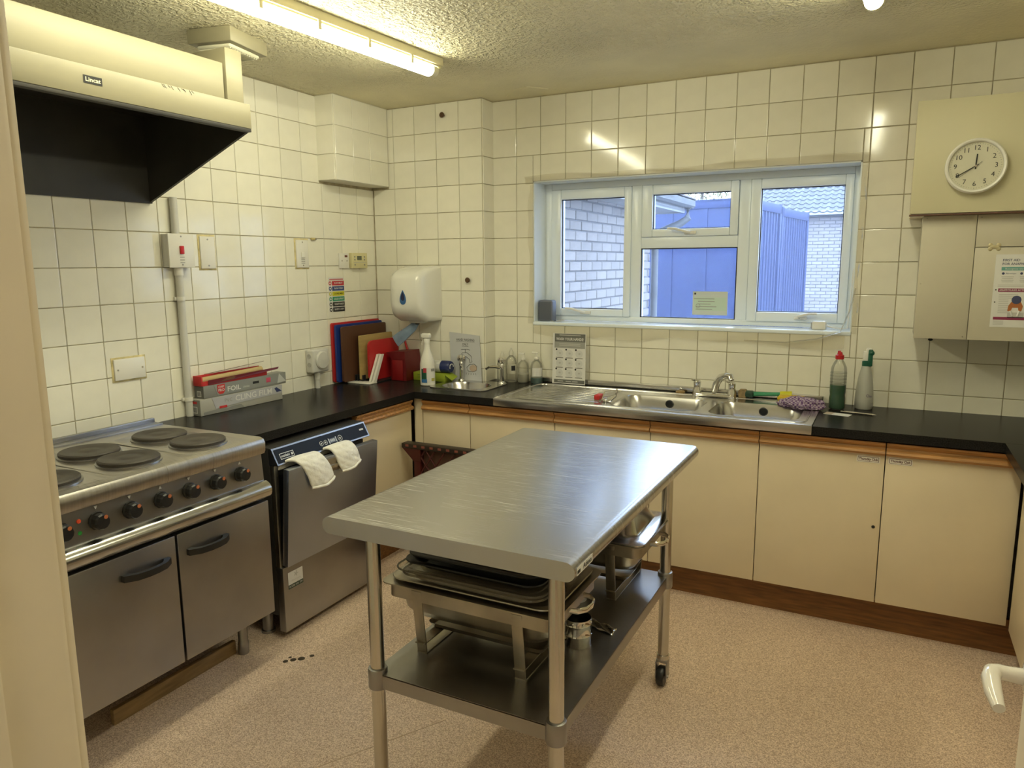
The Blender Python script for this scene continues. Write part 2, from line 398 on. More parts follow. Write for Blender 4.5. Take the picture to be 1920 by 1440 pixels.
sash(2.228, 2.712, 1.288, 2.018, 2.278, 2.673, 1.338, 1.969, 2.48, 1.312, -1)
mk('pane', G().box(1.640, 2.170, FY0+.016, FY0+.022, 1.288, 1.678), GLASS, wn)
mk('gasket', bars(1.642, 2.168, 1.291, 1.676, (.005,)*4, FY0+.004, FY0+.02, 0), BLACK, wn)
g = G().box(WX0, WX1, -.012, .15, WZ0-.004, WZ0+.016, .005)
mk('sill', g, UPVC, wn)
g = G().box(WX0, WX0+.006, 0, .15, WZ0+.016, WZ1).box(WX1-.006, WX1, 0, .15, WZ0+.016, WZ1).box(WX0, WX1, 0, .15, WZ1-.006, WZ1)
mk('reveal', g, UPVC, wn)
nt_ = thing('window_notice', 'small laminated certificate stuck to the lower middle pane', 'notice', (2.03, FY0+.014, 1.31))
dec('sheet', 'B', (2.031, FY0+.014, 1.376), .188, .128, M('laminated_paper', (.66, .72, .68), .3), nt_)
dec('panel', 'B', (2.031, FY0+.0132, 1.372), .174, .072, M('pale_green_paper', (.60, .74, .62), .4), nt_)
for k in range(5):
    dec('text_line', 'B', (2.0+.012*(k % 2), FY0+.0124, 1.400-k*.014), .11-.02*(k % 3), .003, PAPERG, nt_)
g = G().tube([(1.967+.011*math.cos(a), FY0+.0122, 1.362+.011*math.sin(a)) for a in [k*PI/8 for k in range(16)]], .0012, 5, closed=True)
mk('stamp', g, PAPERG, nt_)
dec('logo', 'B', (1.95, FY0+.0132, 1.428), .010, .010, INK, nt_)
# polythene film round the window
FILM = thin_glass('polythene_film', (.97, .96, .93), haze=.13, hcol=(.80, .76, .66), rough=.25, gl=.6)
film = thing('polythene_film', 'clear wrinkled polythene film taped round the window opening', 'film', (1.9, -.012, 1.2))
def strip(a, b, wd, amp, seed, ny=-.012):
    a = Vector(a); b = Vector(b); wd = Vector(wd); rn = random.Random(seed); ph = [rn.uniform(0, 6) for _ in range(4)]
    def fn(u, v):
        p = a.lerp(b, u)+wd*v*(1+amp*math.sin(u*9+ph[0])+amp*.6*math.sin(u*23+ph[1]))
        return Vector((p.x, -.008-.010*abs(math.sin(u*14+v*3+ph[2]))*v-.006*v, p.z))
    return G().sheet(fn, 60, 4)
mk('film_strip', strip((1.0, 0, 2.045), (2.78, 0, 2.055), (0, 0, .040), .15, 1), FILM, film)
mk('film_strip', strip((1.05, 0, 1.245), (2.72, 0, 1.245), (0, 0, -.060), .18, 2), FILM, film)
mk('film_strip', strip((2.742, 0, 1.25), (2.748, 0, 2.04), (.025, 0, 0), .2, 3), FILM, film)
mk('film_strip', strip((1.05, 0, 1.25), (1.05, 0, 2.04), (-.025, 0, 0), .2, 4), FILM, film)
mk('film_fold', G().tube([(2.25, -.02, 1.20), (2.45, -.025, 1.198), (2.6, -.028, 1.222), (2.70, -.03, 1.26), (2.735, -.03, 1.36), (2.755, -.025, 1.47)], [.002, .007, .009, .009, .007, .002], 8, flat=.003), FILM, film)

# ================================================================ LIGHTS
LM = M('fluorescent_diffuser', (.9, .9, .85), .4, emis=LAMP_COL, es=LAMP)
LCAP = M('diffuser_end', (.80, .75, .52), .35)
LBODY = M('light_body', (.70, .64, .40), .5)
def batten(label, loc, rz, L=1.83, LM=LM):
    t = thing('fluorescent_light', label, 'light', loc, rz, None)
    mk('tray', G().box(-.038, .038, -L, 0, -.034, 0, .003), LBODY, t, True)
    g = G().box(-.030, .030, -L-.0, 0, -.041, -.033, .002)
    mk('rail', g, LBODY, t, True)
    def half(r, y): return [Vector((r*math.cos(a), y, -.056+r*.95*math.sin(a))) for a in [PI-.45+(PI+.9)*k/14 for k in range(15)]]
    g = G().loft([half(.030, -L+.05), half(.030, -.06)], False, False, closed=False)
    mk('diffuser', g, LM, t, True)
    for y0, y1 in ((-.06, -.012), (-L+.05, -L+.005)):
        s = 1 if y1 > y0 else -1
        g = G().loft([half(.031, y0), half(.031, y0+(y1-y0)*.5), half(.027, y0+(y1-y0)*.85), half(.014, y1)], False, False, closed=False)
        g.cyl((0, y0+.3*(y1-y0), -.062), (0, y1, -.062), .012)
        mk('end_cap', g, LCAP, t, True)
    for k in range(int(L/.27)):
        y = -.22-k*.27
        for sx in (-.034, .034): mk('clip', G().box(sx-.003, sx+.003, y-.008, y+.008, -.066, -.034, .001), LBODY, t, True)
    return t
batten('long fluorescent batten light beside the extractor hood', (.985, -.90, CEIL), -math.atan(.07))
batten('fluorescent batten light on the ceiling towards the wall clock', (2.79, -.92, CEIL), -math.atan(.05))
batten('fluorescent batten light on the corridor ceiling outside the doorway', (2.75, -4.05, CEIL), 0, 1.2, M('corridor_diffuser', (.9, .9, .85), .4, emis=(1.0, .92, .78), es=LAMP*.75))
t = thing('emergency_light', 'cream boxy emergency light on the ceiling above the hood', 'light', (.43, -1.60, CEIL), math.radians(12))
mk('housing', G().box(-.10, .10, -.125, .125, -.058, 0, .006), CREAM, t, True)
mk('lens', G().box(-.078, .078, -.10, .10, -.072, -.056, .010, 3), M('frosted_lens', (.62, .60, .46), .3), t, True)
for k in range(12):
    mk('rib', G().box(-.07, .07, -.088+k*.016-.002, -.088+k*.016+.002, -.0745, -.071), M('frosted_rib', (.70, .67, .52), .3), t, True)

# ================================================================ WORKTOPS AND BASE UNITS
def worktop(name, label, outer, holes, parts=None):
    g = G().plate(outer, holes, CT-.038, CT)
    return solo(name, g, CTOP, label, 'worktop')
BH = rrect(.772, -.30, .145, .13, .10)            # hand basin hole
B1 = rrect(1.915, -.375, .215, .17, .07); B2 = rrect(2.38, -.375, .20, .17, .07)
HB1 = rrect(1.915, -.375, .20, .158, .07); HB2 = rrect(2.38, -.375, .19, .158, .07)
worktop('worktop', 'black speckled worktop beside the cooker over the dishwasher', [(.002, -1.84), (.60, -1.84), (.60, -.602), (.002, -.602)], [])
worktop('worktop', 'long black speckled worktop holding the sinks under the window',
        [(.002, -.600), (3.99, -.600), (3.99, -.002), (.785, -.002), (.785, -.134), (.002, -.134)],
        [rrect(.772, -.325, .145, .115, .10), rrect(1.915, -.375, .212, .168, .07), rrect(2.38, -.375, .197, .168, .07)])
worktop('worktop', 'black speckled worktop running from the sink worktop towards the doorway', [(3.335, -2.05), (3.985, -2.05), (3.985, -.602), (3.335, -.602)], [])

def base_unit(label, x0, x1, axis='B', plane=-.57, z0=.152, handle=True, depth=.52):
    """door front in plane; axis B faces -y, L faces +x, R faces -x"""
    t = thing('base_cabinet', label, 'cabinet', ((x0+x1)/2, plane, z0) if axis == 'B' else (plane, (x0+x1)/2, z0))
    s = {'B': 1, 'L': -1, 'R': 1}[axis]
    def bx(a0, a1, d0, d1, z0_, z1_, bev=0):
        if axis == 'B': return (a0, a1, plane+d0, plane+d1, z0_, z1_, bev)
        return (min(plane+s*d0, plane+s*d1), max(plane+s*d0, plane+s*d1), a0, a1, z0_, z1_, bev)
    g = G()
    g.box(*bx(x0+.001, x0+.017, .02, depth, z0, .70)).box(*bx(x1-.017, x1-.001, .02, depth, z0, .70)).box(*bx(x0+.017, x1-.017, .02, depth, z0, z0+.016)).box(*bx(x0+.017, x1-.017, depth-.02, depth-.01, z0+.016, CT-.2))
    mk('carcass', g, LAMI, t)
    d = mk('door', G().box(*bx(x0+.002, x1-.002, 0, .018, z0, .806, .0012)), LAMI, t)
    if handle:
        # oak pull strip with a finger groove
        pr_ = [(.020, .800), (-.004, .800), (-.016, .803), (-.021, .812), (-.017, .821), (-.004, .827), (-.002, .834), (-.008, .840), (-.014, .848), (-.014, .856), (.020, .856)]
        if axis == 'B': g = G().prism([(plane+p, z) for p, z in pr_], 'x', x0+.002, x1-.002)
        else: g = G().prism([(plane+s*p, z) for p, z in pr_], 'y', x0+.002, x1-.002)
        mk('pull_strip', g, OAK, d, smooth=20)
    return t
corner_cab = base_unit('cream base cabinet in the corner beside the dishwasher', -1.085, -.60, 'L', .575)
xs = [.632, .936, 1.433, 1.931, 2.429, 2.931, 3.405]
labs = ['narrow cream base cabinet under the hand basin', 'cream base cabinet under the bar of soap bottles and wash your hands poster',
        'cream base cabinet under the draining board', 'cream base cabinet under the sink bowl beside the dish cloth', 'cream base cabinet with a small dark hole near its edge and a paper label',
        'cream base cabinet in the corner below the clock with a paper label']
labs[1] = 'cream base cabinet under the end of the draining board with the poster'; labs[2] = 'cream base cabinet under the sink bowl next to the draining board'
cabs = [base_unit(l, a, b_) for l, a, b_ in zip(labs, xs, xs[1:])]
struct('trim_2', G().box(.578, .630, -.572, -.56, .0, .86), LAMI, 'cream corner filler strip between the two cabinet runs', 'trim')
base_unit('cream base cabinet facing the cooker, next to the corner', -1.05, -.605, 'R', 3.408)
base_unit('cream base cabinet facing the cooker, middle of its row', -1.55, -1.052, 'R', 3.408)
base_unit('cream base cabinet facing the cooker, at the open door end', -2.05, -1.552, 'R', 3.408)
g = G().box(.632, 3.47, -.50, -.482, 0, .150)
struct('trim_3', g, PLINTH, 'dark brown wooden plinth under the window cabinets', 'plinth')
struct('trim_4', G().box(.50, .518, -1.085, -.60, 0, .150), PLINTH, 'dark brown wooden plinth under the corner cabinet', 'plinth')
struct('trim_5', G().box(3.47, 3.488, -2.05, -.50, 0, .150), PLINTH, 'dark brown wooden plinth under the cabinets facing the cooker', 'plinth')
STK = M('sticker_paper', (.88, .84, .78), .6); STKB = M('sticker_border', (.10, .02, .015), .6)
def club(t, x, z, ori='B', y=-.5708):
    c = Vector((x, y, z)) if ori == 'B' else Vector((y, x, z))
    n = ORI[ori].col[2]
    s = dec('name_sticker', ori, c, .088, .028, STK, t, .0004)
    dec('border', ori, c+n*.0005, .080, .0205, STKB, s, .0002); dec('field', ori, c+n*.0008, .0765, .0172, STK, s, .0002)
    text('Thursday Club', .0105, STKB, s, c+n*.0013, ori, .072, .03)
club(corner_cab, -1.035, .776, 'L', .5758); club(cabs[4], 2.868, .778); club(cabs[5], 2.987, .780)
hole = mk('keyhole', G().lathe([(.007, 0), (.007, .001)], (2.905, -.571, .487), 12, '-Y'), BLACK, cabs[4])

# ================================================================ SINKS
def bowl(rings_xy, z, depth):
    return [r3(rings_xy(0), z), r3(rings_xy(.004), z-.006), r3(rings_xy(.014), z-depth*.45), r3(rings_xy(.022), z-depth*.85), r3(rings_xy(.04), z-depth*.97), r3(rings_xy(.075), z-depth)]
sk = thing('sink_unit', 'stainless steel double bowl sink with ribbed draining board', 'sink', (1.87, -.32, CT))
ST = CT+.006
g = G().plate(rrect(1.872, -.327, .772, .276, .012), [B1, B2], CT+.0015, ST)
g.box(1.10, 2.644, -.610, -.603, CT-.036, ST-.0005, .002).box(1.10, 2.644, -.034, -.0085, CT+.0012, CT+.036, .003)
mk('top', g, M('sink_steel', (.55, .54, .53), .22, 1, noise=.1, ns=6, rvar=.06), sk)
for nm, cx, hx in (('bowl', 1.915, .215), ('bowl', 2.38, .20)):
    f = lambda i, cx=cx, hx=hx: rrect(cx, -.375, hx-i, .17-i, .07)
    bw = mk('bowl', G().loft(bowl(f, ST, .165), cap1=True), MATS['sink_steel'], sk, smooth=60)
    mk('overflow_hole', G().lathe([(.021, 0), (.021, .003), (.017, .005), (.017, .001)], (cx+.01, -.2165, ST-.034), 20, '-Y'), BLACK, bw)
    mk('drain', G().lathe([(.04, .001), (.036, .004), (.018, .002), (0, .001)], (cx, -.375, ST-.165), 20), CHROME, bw)
for k in range(9):
    y = -.50+k*.045
    mk('drainer_rib', G().box(1.20, 1.64, y-.006, y+.006, ST-.003, ST+.0025, .002), MATS['sink_steel'], sk)
mk('raised_edge', bars(1.13, 2.62, 0, 1, (0.001,)*4, 0, 1, 0) if False else G().tube([(p[0], p[1], ST) for p in rrect(1.872, -.335, .742, .240, .05)], .0035, 8, closed=True), MATS['sink_steel'], sk)
mx = thing('mixer_tap', 'chrome mixer tap with two lever heads behind the double sink', 'tap', (2.125, -.10, ST))
mk('base_bar', G().box(2.03, 2.22, -.125, -.08, ST, ST+.02, .009, 3), CHROME, mx)
for x in (2.038, 2.215):
    hd = mk('tap_head', G().lathe([(.024, ST), (.022, ST+.03), (.018, ST+.045), (.020, ST+.075), (.014, ST+.083), (0, ST+.084)], (x, -.10, 0), 18), CHROME, mx)
    mk('lever', G().tube([(x, -.10, ST+.072), (x-.012, -.13, ST+.088), (x-.016, -.15, ST+.090)], [.008, .006, .005], 8), CHROME, hd)
mk('spout', G().tube([(2.127, -.10, ST+.01), (2.127, -.10, ST+.035), (2.140, -.115, ST+.075), (2.165, -.145, ST+.110), (2.20, -.185, ST+.128), (2.225, -.21, ST+.128), (2.232, -.218, ST+.11)], [.020, .019, .019, .018, .0165, .0155, .014], 14), CHROME, mx)
hb = thing('hand_basin', 'small inset stainless steel hand basin with square rim', 'sink', (.772, -.285, CT))
rim = rrect(.770, -.298, .186, .160, .05)
f = lambda i: rrect(.772, -.325, .142-i*1.0, .112-i*1.0, .10-i*.5 if i < .1 else .05)
mk('rim', G().plate(rim, [f(0)], CT+.001, CT+.006), MATS['sink_steel'], hb)
g = G().loft([r3(f(0), CT+.006), r3(f(.006), CT-.01), r3(f(.016), CT-.06), r3(f(.03), CT-.095), r3(f(.05), CT-.11)], cap1=True)
mk('bowl', g, MATS['sink_steel'], hb, smooth=60)
for x, dx, lab in ((.645, .5, 'chrome pillar tap standing in front of the paper hand washing sign'), (.918, -1, 'chrome pillar tap at the hand basin beside the clear bottles')):
    t = thing('pillar_tap', lab, 'tap', (x, -.168, CT+.006)); z = CT+.006
    mk('body', G().lathe([(.022, z), (.020, z+.006), (.013, z+.012), (.012, z+.085), (.015, z+.095), (.011, z+.112), (.006, z+.120)], (x, -.168, 0), 18), CHROME, t)
    v = Vector((dx, -.75 if dx > 0 else -.35, 0)).normalized()
    b0 = Vector((x, -.168, z+.09))
    mk('spout', G().tube([b0, b0+v*.04+Vector((0, 0, .006)), b0+v*.075+Vector((0, 0, .004)), b0+v*.095+Vector((0, 0, -.008))], [.012, .010, .009, .008], 10), CHROME, t)
    g = G()
    rings = []
    for zz, rr in ((.115, .012), (.120, .020), (.138, .023), (.150, .020), (.156, .010)):
        rings.append([Vector((x+rr*(1+.10*math.cos(8*a))*math.cos(a), -.168+rr*(1+.10*math.cos(8*a))*math.sin(a), z+zz)) for a in [2*PI*k/32 for k in range(32)]])
    g.loft(rings, True, True); mk('head', g, CHROME, t)

# ================================================================ COOKER
YR, YL = -1.853, -2.765; HZ = .932
ck = thing('electric_cooker', 'stainless steel commercial electric cooker with six hotplates', 'cooker', (.43, -2.31, 0))
mk('body', G().box(.11, .715, YL, YR, .20, .90, .003), SSV, ck)
mk('hob_top', G().prism([(.10, .895), (.10, HZ-.004), (.735, HZ), (.752, HZ-.006), (.760, HZ-.02), (.758, .880), (.752, .868), (.735, .868), (.735, .895)], 'y', YL, YR), SS, ck)
mk('upstand', G().box(.10, .118, YL, YR, HZ-.006, HZ+.020, .002).box(.118, .17, YL, YR, HZ-.004, HZ+.003, .001), SSV, ck)
for k in range(3):
    yc = -2.045-k*.285
    mk('hob_dish', G().loft([r3(rrect(.50, yc, .235, .133, .02), HZ), r3(rrect(.50, yc, .228, .127, .02), HZ+.0025)], False, True), SS, ck)
    for x in (.40, .615):
        hp = mk('hotplate', G().lathe([(.104, HZ+.003), (.104, HZ+.008), (.098, HZ+.010)], (x, yc, 0), 36), SSV, ck)
        mk('iron_plate', G().lathe([(.098, HZ+.006), (.0985, HZ+.018), (.094, HZ+.022), (.055, HZ+.021), (.052, HZ+.0195), (.03, HZ+.0195), (.027, HZ+.021), (0, HZ+.021)], (x, yc, 0), 40), BLKIRON, hp)
mk('control_panel', G().prism([(.70, .72), (.742, .735), (.733, .868), (.70, .868)], 'y', YL, YR), SSV, ck)
ORG = M('orange_dot', (.52, .16, .06), .5)
for k in range(7):
    y = -1.967-k*.1148; z = .811
    kb = mk('control_knob', G().lathe([(.029, 0), (.029, .006), (.026, .010), (.0255, .028), (.022, .034), (0, .035)], (.737, y, z), 12, 'X'), BLACK, ck, smooth=25)
    mk('orange_mark', G().lathe([(.0065, .0), (.0065, .0015), (0, .0015)], (.7715, y+.009, z+.015), 12, 'X'), ORG, kb)
    poly('pointer_mark', 'L', (.7375, y, z+.043), [(-.006, .005), (.006, .005), (0, -.006)] if k % 3 else [(-.006, -.005), (.006, -.005), (0, .006)], GREYW, ck)
for dz, c, nm in ((.016, (.85, .10, .04), 'red'), (-.022, (.03, .30, .06), 'green')):
    mk('indicator_lamp', G().lathe([(.007, 0), (.0065, .003), (0, .004)], (.737, -2.598, .811+dz), 12, 'X'), M(nm+'_lamp', c, .25), ck, label=nm+' indicator lamp')
dec('badge', 'L', (.741, -2.70, .838), .035, .018, BLACK, ck); text('C', .010, PAPER, ck, (.742, -2.697, .838), 'L')
# rounded front rail
arc = [(.742+.040*math.cos(a), .722+.036*math.sin(a)) for a in [PI/2-PI*k/14 for k in range(12)]]
mk('front_rail', G().prism([(.72, .752)]+arc+[(.735, .685), (.72, .685)], 'y', YL, YR), M('rail_steel', (.60, .59, .57), .20, 1, noise=.05, ns=5), ck)
mk('door_recess', G().box(.70, .728, YL+.004, YR-.004, .20, .688), BLACK, ck)
for y0, y1, side in ((-2.276, YR, 1), (YL, -2.285, -1)):
    dr = mk('oven_door', G().box(.728, .757, y0, y1, .205, .676, .003), SSV, ck)
    c = (-2.155 if side > 0 else -2.405)
    g = G(); L_ = .088
    outer = [(.757, c-L_), (.772, c-L_), (.795, c-L_*.62), (.802, c-L_*.2), (.802, c+L_*.2), (.795, c+L_*.62), (.772, c+L_), (.757, c+L_)]
    inner = [(.757, c-L_+.022), (.768, c-L_+.024), (.783, c-L_*.5), (.788, c-L_*.15), (.788, c+L_*.15), (.783, c+L_*.5), (.768, c+L_-.024), (.757, c+L_-.022)]
    g.loft([[Vector((p[0], p[1], z)) for p in lp] for lp, z in ((inner, .590), (outer, .590), (outer, .612), (inner, .612))]+[[Vector((p[0], p[1], .590)) for p in inner]], closed=False)
    bmesh.ops.remove_doubles(g.bm, verts=g.bm.verts, dist=1e-5)
    mk('handle', g, BLACK, dr, smooth=40)
for x in (.20, .60):
    for y in (YL+.09, YR-.035):
        mk('leg', G().lathe([(.020, .0), (.022, .004), (.022, .05), (.019, .055), (.019, .20)], (x, y, 0), 16), SSV, ck)
solo('floor_plank', G().box(.555, .575, -2.45, -1.905, 0, .058, .002).xf(Matrix.Rotation(0, 4, 'Z')), M('bare_plank', (.34, .23, .11), .7, noise=.3, ns=7, stretch=(1, 1, 8)), 'loose wooden board standing on the floor under the cooker', 'board')

# ================================================================ DISHWASHER
D0, D1 = -1.725, -1.118
dw = thing('dishwasher', 'stainless steel undercounter dishwasher with black control strip', 'dishwasher', (.36, -1.42, 0))
mk('body', G().box(.10, .645, D0, D1, .10, .845, .003), BLACKM, dw)
mk('lower_panel', G().box(.645, .682, D0, D1, .03, .322, .003), SSV, dw)
mk('side_channel', G().box(.645, .668, D0, D0+.022, .322, .77, .002), SSD, dw)
mk('inner_gasket', G().box(.645, .664, D0+.022, D1-.02, .322, .76), BLACK, dw)
# door leaning open a little
piv = Vector((.668, 0, .325)); A = math.radians(5)
RM = Matrix.Translation(piv) @ Matrix.Rotation(A, 4, 'Y') @ Matrix.Translation(-piv)
dr = mk('door', G().box(.668, .700, D0+.012, D1, .328, .762, .003, M4=RM), M('door_steel_window_tint', (.41, .44, .52), .40, 1, noise=.06, ns=4, rvar=.05), dw)  # blue cast of the reflected window is painted into the steel colour
g = G().box(.699, .7015, -1.56, -1.30, .690, .752, .001, M4=RM); mk('grip_recess', g, SSD, dr)
mk('grip_lip', G().box(.700, .708, -1.56, -1.30, .705, .722, .003, M4=RM), SS, dr)
mk('control_panel', G().prism([(.640, .842), (.655, .842), (.690, .775), (.686, .772), (.640, .772)], 'y', D0, D1), SSV, dw)
nv = Vector((.067, 0, .035)).normalized(); sl = Vector((-.035, 0, .067)).normalized()
m3 = Matrix((Vector((0, 1, 0)), sl, nv)).transposed()
pc = Vector((.6733, (D0+D1)/2, .8085))
pan = dec('display_strip', m3, pc, .59, .062, M('navy_panel', (.008, .010, .018), .5, spec=.2), dw, .001)
def pt(u, v, k=.0014): return pc+Vector((0, u, 0))+sl*v+nv*k
LOGO = M('pale_print', (.65, .66, .68), .5)
dec('logo_frame', m3, pt(-.235, -.004), .080, .026, LOGO, pan, .0002); dec('logo_field', m3, pt(-.235, -.004, .0017), .075, .021, MATS['navy_panel'], pan, .0002)
text('maidaid', .011, LOGO, pan, pt(-.245, -.004, .0021), m3, .048, .02)
g = G()
for a in range(4):
    ca, sa = math.cos(a*PI/2+PI/4), math.sin(a*PI/2+PI/4)
    g.lathe([(.0028, 0), (.0028, .0002)], (ca*.0038, sa*.0038, 0), 8)
g.xf(ori4(m3, pt(-.206, -.004, .002))); mk('logo_clover', g, LOGO, pan)
for u in (-.022, .006, .104):
    g = G(); ring = lambda r, z: [Vector((r*math.cos(a), r*math.sin(a), z)) for a in [2*PI*k/20 for k in range(20)]]
    R_ = .011 if u < .1 else .014
    g.loft([ring(R_, 0), ring(R_, .0008), ring(R_*.84, .0008), ring(R_*.84, 0)]); g.sph((0, 0, 0), R_*.35, (1, 1, .1), 8)
    g.xf(ori4(m3, pt(u, -.004, .001))); mk('button', g, LOGO, pan)
dec('display', m3, pt(.052, -.004), .052, .020, M('display_grey', (.12, .13, .15), .3), pan, .0004)
dec('display_bar', m3, pt(.029, -.004), .004, .026, LOGO, pan, .0006); dec('display_bar', m3, pt(.077, -.004), .004, .026, LOGO, pan, .0006)
text('888', .012, LOGO, pan, pt(.052, -.004, .0021), m3, .030)
dec('model_mark', m3, pt(.262, .004), .028, .008, LOGO, pan, .0003)
st = dec('service_sticker', 'L', (.683, -1.655, .255), .088, .075, PAPER, dw, .0004)
dec('number_band', 'L', (.6834, -1.655, .2265), .088, .018, M('dark_green_band', (.02, .05, .035), .5), st, .0003)
text('01536 416 390', .010, PAPER, st, (.6840, -1.655, .2265), 'L', .080)
g = G()
for a in range(5): g.tube([(0, 0, 0), (.012*math.cos(a*1.2566), .012*math.sin(a*1.2566), 0)], .0012, 5)
g.xf(ori4('L', (.6838, -1.652, .275))); mk('emblem', g, PAPERM, st)
text('reflect equip', .008, PAPERM, st, (.684, -1.655, .251), 'L', .060)
for y in (D0+.05, D1-.05):
    for x in (.16, .555): mk('foot', G().lathe([(.030, 0), (.030, .012), (.024, .014), (.024, .101)], (x, y-.03*(y < -1.5), 0), 18), SSV, dw)
# oven gloves hung over the dishwasher door
GLV = M('quilted_cotton', (.86, .84, .78), .9, noise=.06, ns=20, bump=.7, bs=60, sheen=.3, bd=.004)
def glove(label, y0, y1, drop, skew, seed):
    rn = random.Random(seed)
    path = [(.655, .742), (.672, .772), (.690, .784), (.712, .782), (.730, .765), (.738, .74), (.742, .71), (.745, .69-drop)]
    def fn(u, v):
        t = u*(len(path)-1); i = min(int(t), len(path)-2); f = t-i
        x = path[i][0]*(1-f)+path[i+1][0]*f; z = path[i][1]*(1-f)+path[i+1][1]*f
        wy = (y1-y0)*(1-.28*u+.05*math.sin(u*7+seed)); yc = (y0+y1)/2+skew*(u**1.4)
        y = yc+(v-.5)*wy
        bulge = .010*math.sin(PI*v)*(.4+u)
        qx = .0035*abs(math.sin(u*16+v*9))*abs(math.sin(u*16-v*9))
        edge = -.012*(u**2)*math.sin(v*PI*1.0+seed)
        return Vector((x+(bulge+qx)*(1 if u > .4 else .3), y, z+edge+(bulge if u < .5 else 0)+.006*math.sin(v*5+seed)*u))
    t = thing('oven_glove', label, 'glove', (.70, (y0+y1)/2, .69))
    o = mk('glove_body', G().sheet(fn, 26, 16), GLV, t, smooth=80)
    md = o.modifiers.new('thick', 'SOLIDIFY'); md.thickness = .012; md.offset = 0
    md = o.modifiers.new('soft', 'SUBSURF'); md.levels = 1; md.render_levels = 1
    e = [fn(1, v) + Vector((.004, 0, -.003)) for v in [k/10 for k in range(11)]]
    mk('cuff_binding', G().tube(e, .006, 8), M('cotton_binding', (.82, .80, .74), .9), t)
glove('cream quilted oven glove nearer the maker logo on the dishwasher door', -1.70, -1.515, .030, .085, 1)
glove('cream quilted oven glove nearer the display buttons on the dishwasher door', -1.465, -1.29, .005, .045, 2)

# ================================================================ EXTRACTOR HOOD
hd = thing('extractor_hood', 'cream fronted black extractor hood above the cooker', 'extractor hood', (.3, -2.23, 1.866))
HY0, HY1 = -2.80, -1.70
mk('back_panel', G().box(.008, .020, HY0, HY1, 1.866, 2.235), BLACKM, hd)
for y in (HY0, HY1-.012): mk('end_panel', G().prism([(.008, 1.866), (.63, 2.118), (.63, 2.215), (.008, 2.235)], 'y', y, y+.012), BLACKM, hd)
mk('roof_panel', G().prism([(.008, 2.222), (.62, 2.205), (.62, 2.217), (.008, 2.24)], 'y', HY0, HY1), BLACKM, hd)
mk('fascia', G().box(.618, .634, HY0, HY1, 2.124, 2.215, .002), CREAM, hd)
mk('lower_lip', G().box(.604, .632, HY0, HY1, 2.112, 2.126, .001), BLACKM, hd)
mk('edge_angle', G().tube([(.012, HY1-.016, 1.868), (.012, HY1-.016, 2.2)], .006, 8), SSD, hd)
mk('duct_front', G().box(.55, .602, HY0, -1.795, 2.216, 2.352, .002), CREAM, hd)
mk('duct_box', G().box(.03, .55, HY0, -1.795, 2.225, 2.345), BLACKM, hd)
mk('end_block', G().box(.34, .604, -1.782, -1.702, 2.216, 2.412, .002), CREAM, hd)
for k in range(46): mk('hinge_slot', G().box(.6015, .6035, HY0+.02+k*.0215, HY0+.032+k*.0215, 2.217, 2.2195), BLACK, hd)
bd = dec('badge', 'L', (.6345, -2.345, 2.172), .062, .024, BLACK, hd); text('Lincat', .013, M('badge_cream', (.7, .66, .45), .4), bd, (.6355, -2.345, 2.172), 'L', .05, .02)
g = G()
for k in range(9):
    y = -2.10+k*.016+random.uniform(-.006, .006)
    g.tube([(.6346, y, 2.213), (.6346, y+.010, 2.213-random.uniform(.004, .014))], .0007, 4)
mk('grease_streaks', g, BLACKM, hd)

# ================================================================ TABLE
TX0, TX1, TY0, TY1, TZ = 1.560, 2.305, -2.432, -1.215, .92
tb = thing('prep_table', 'stainless steel kitchen prep table on castors with undershelf', 'table', (1.93, -1.83, 0))
def table_mat():
    mt = M('scratched_steel', (.55, .54, .545), .27, 1)
    nt = mt.node_tree; N = nt.nodes; Lk = nt.links; b = N['Principled BSDF']
    tc = N.new('ShaderNodeTexCoord'); prev = None
    for rot, sc in ((.20, (5, 420, 1)), (-.28, (8, 520, 1)), (.55, (9, 380, 1)), (-.9, (7, 480, 1))):
        mp = N.new('ShaderNodeMapping'); mp.inputs['Rotation'].default_value[2] = rot; mp.inputs['Scale'].default_value = sc
        Lk.new(tc.outputs['Object'], mp.inputs[0])
        n = N.new('ShaderNodeTexNoise'); n.inputs['Scale'].default_value = 1; n.inputs['Detail'].default_value = 0; Lk.new(mp.outputs[0], n.inputs['Vector'])
        r = N.new('ShaderNodeMapRange'); r.inputs[1].default_value = .76; r.inputs[2].default_value = .82; Lk.new(n.outputs[0], r.inputs[0])
        if prev is None: prev = r.outputs[0]
        else:
            mm = N.new('ShaderNodeMath'); mm.operation = 'MAXIMUM'; Lk.new(prev, mm.inputs[0]); Lk.new(r.outputs[0], mm.inputs[1]); prev = mm.outputs[0]
    # wear is patchy
    w = N.new('ShaderNodeTexNoise'); w.inputs['Scale'].default_value = 4; Lk.new(tc.outputs['Object'], w.inputs['Vector'])
    wr_ = N.new('ShaderNodeMapRange'); wr_.inputs[1].default_value = .40; wr_.inputs[2].default_value = .60; Lk.new(w.outputs[0], wr_.inputs[0])
    mm = N.new('ShaderNodeMath'); mm.operation = 'MULTIPLY'; Lk.new(prev, mm.inputs[0]); Lk.new(wr_.outputs[0], mm.inputs[1])
    mx = N.new('ShaderNodeMix'); mx.data_type = 'RGBA'; mx.inputs[6].default_value = (.55, .54, .545, 1); mx.inputs[7].default_value = (.95, .93, .90, 1)
    Lk.new(mm.outputs[0], mx.inputs[0]); Lk.new(mx.outputs[2], b.inputs['Base Color'])
    ro = N.new('ShaderNodeMapRange'); ro.inputs[3].default_value = .27; ro.inputs[4].default_value = .62; Lk.new(mm.outputs[0], ro.inputs[0]); Lk.new(ro.outputs[0], b.inputs['Roughness'])
    return mt
rr = .024
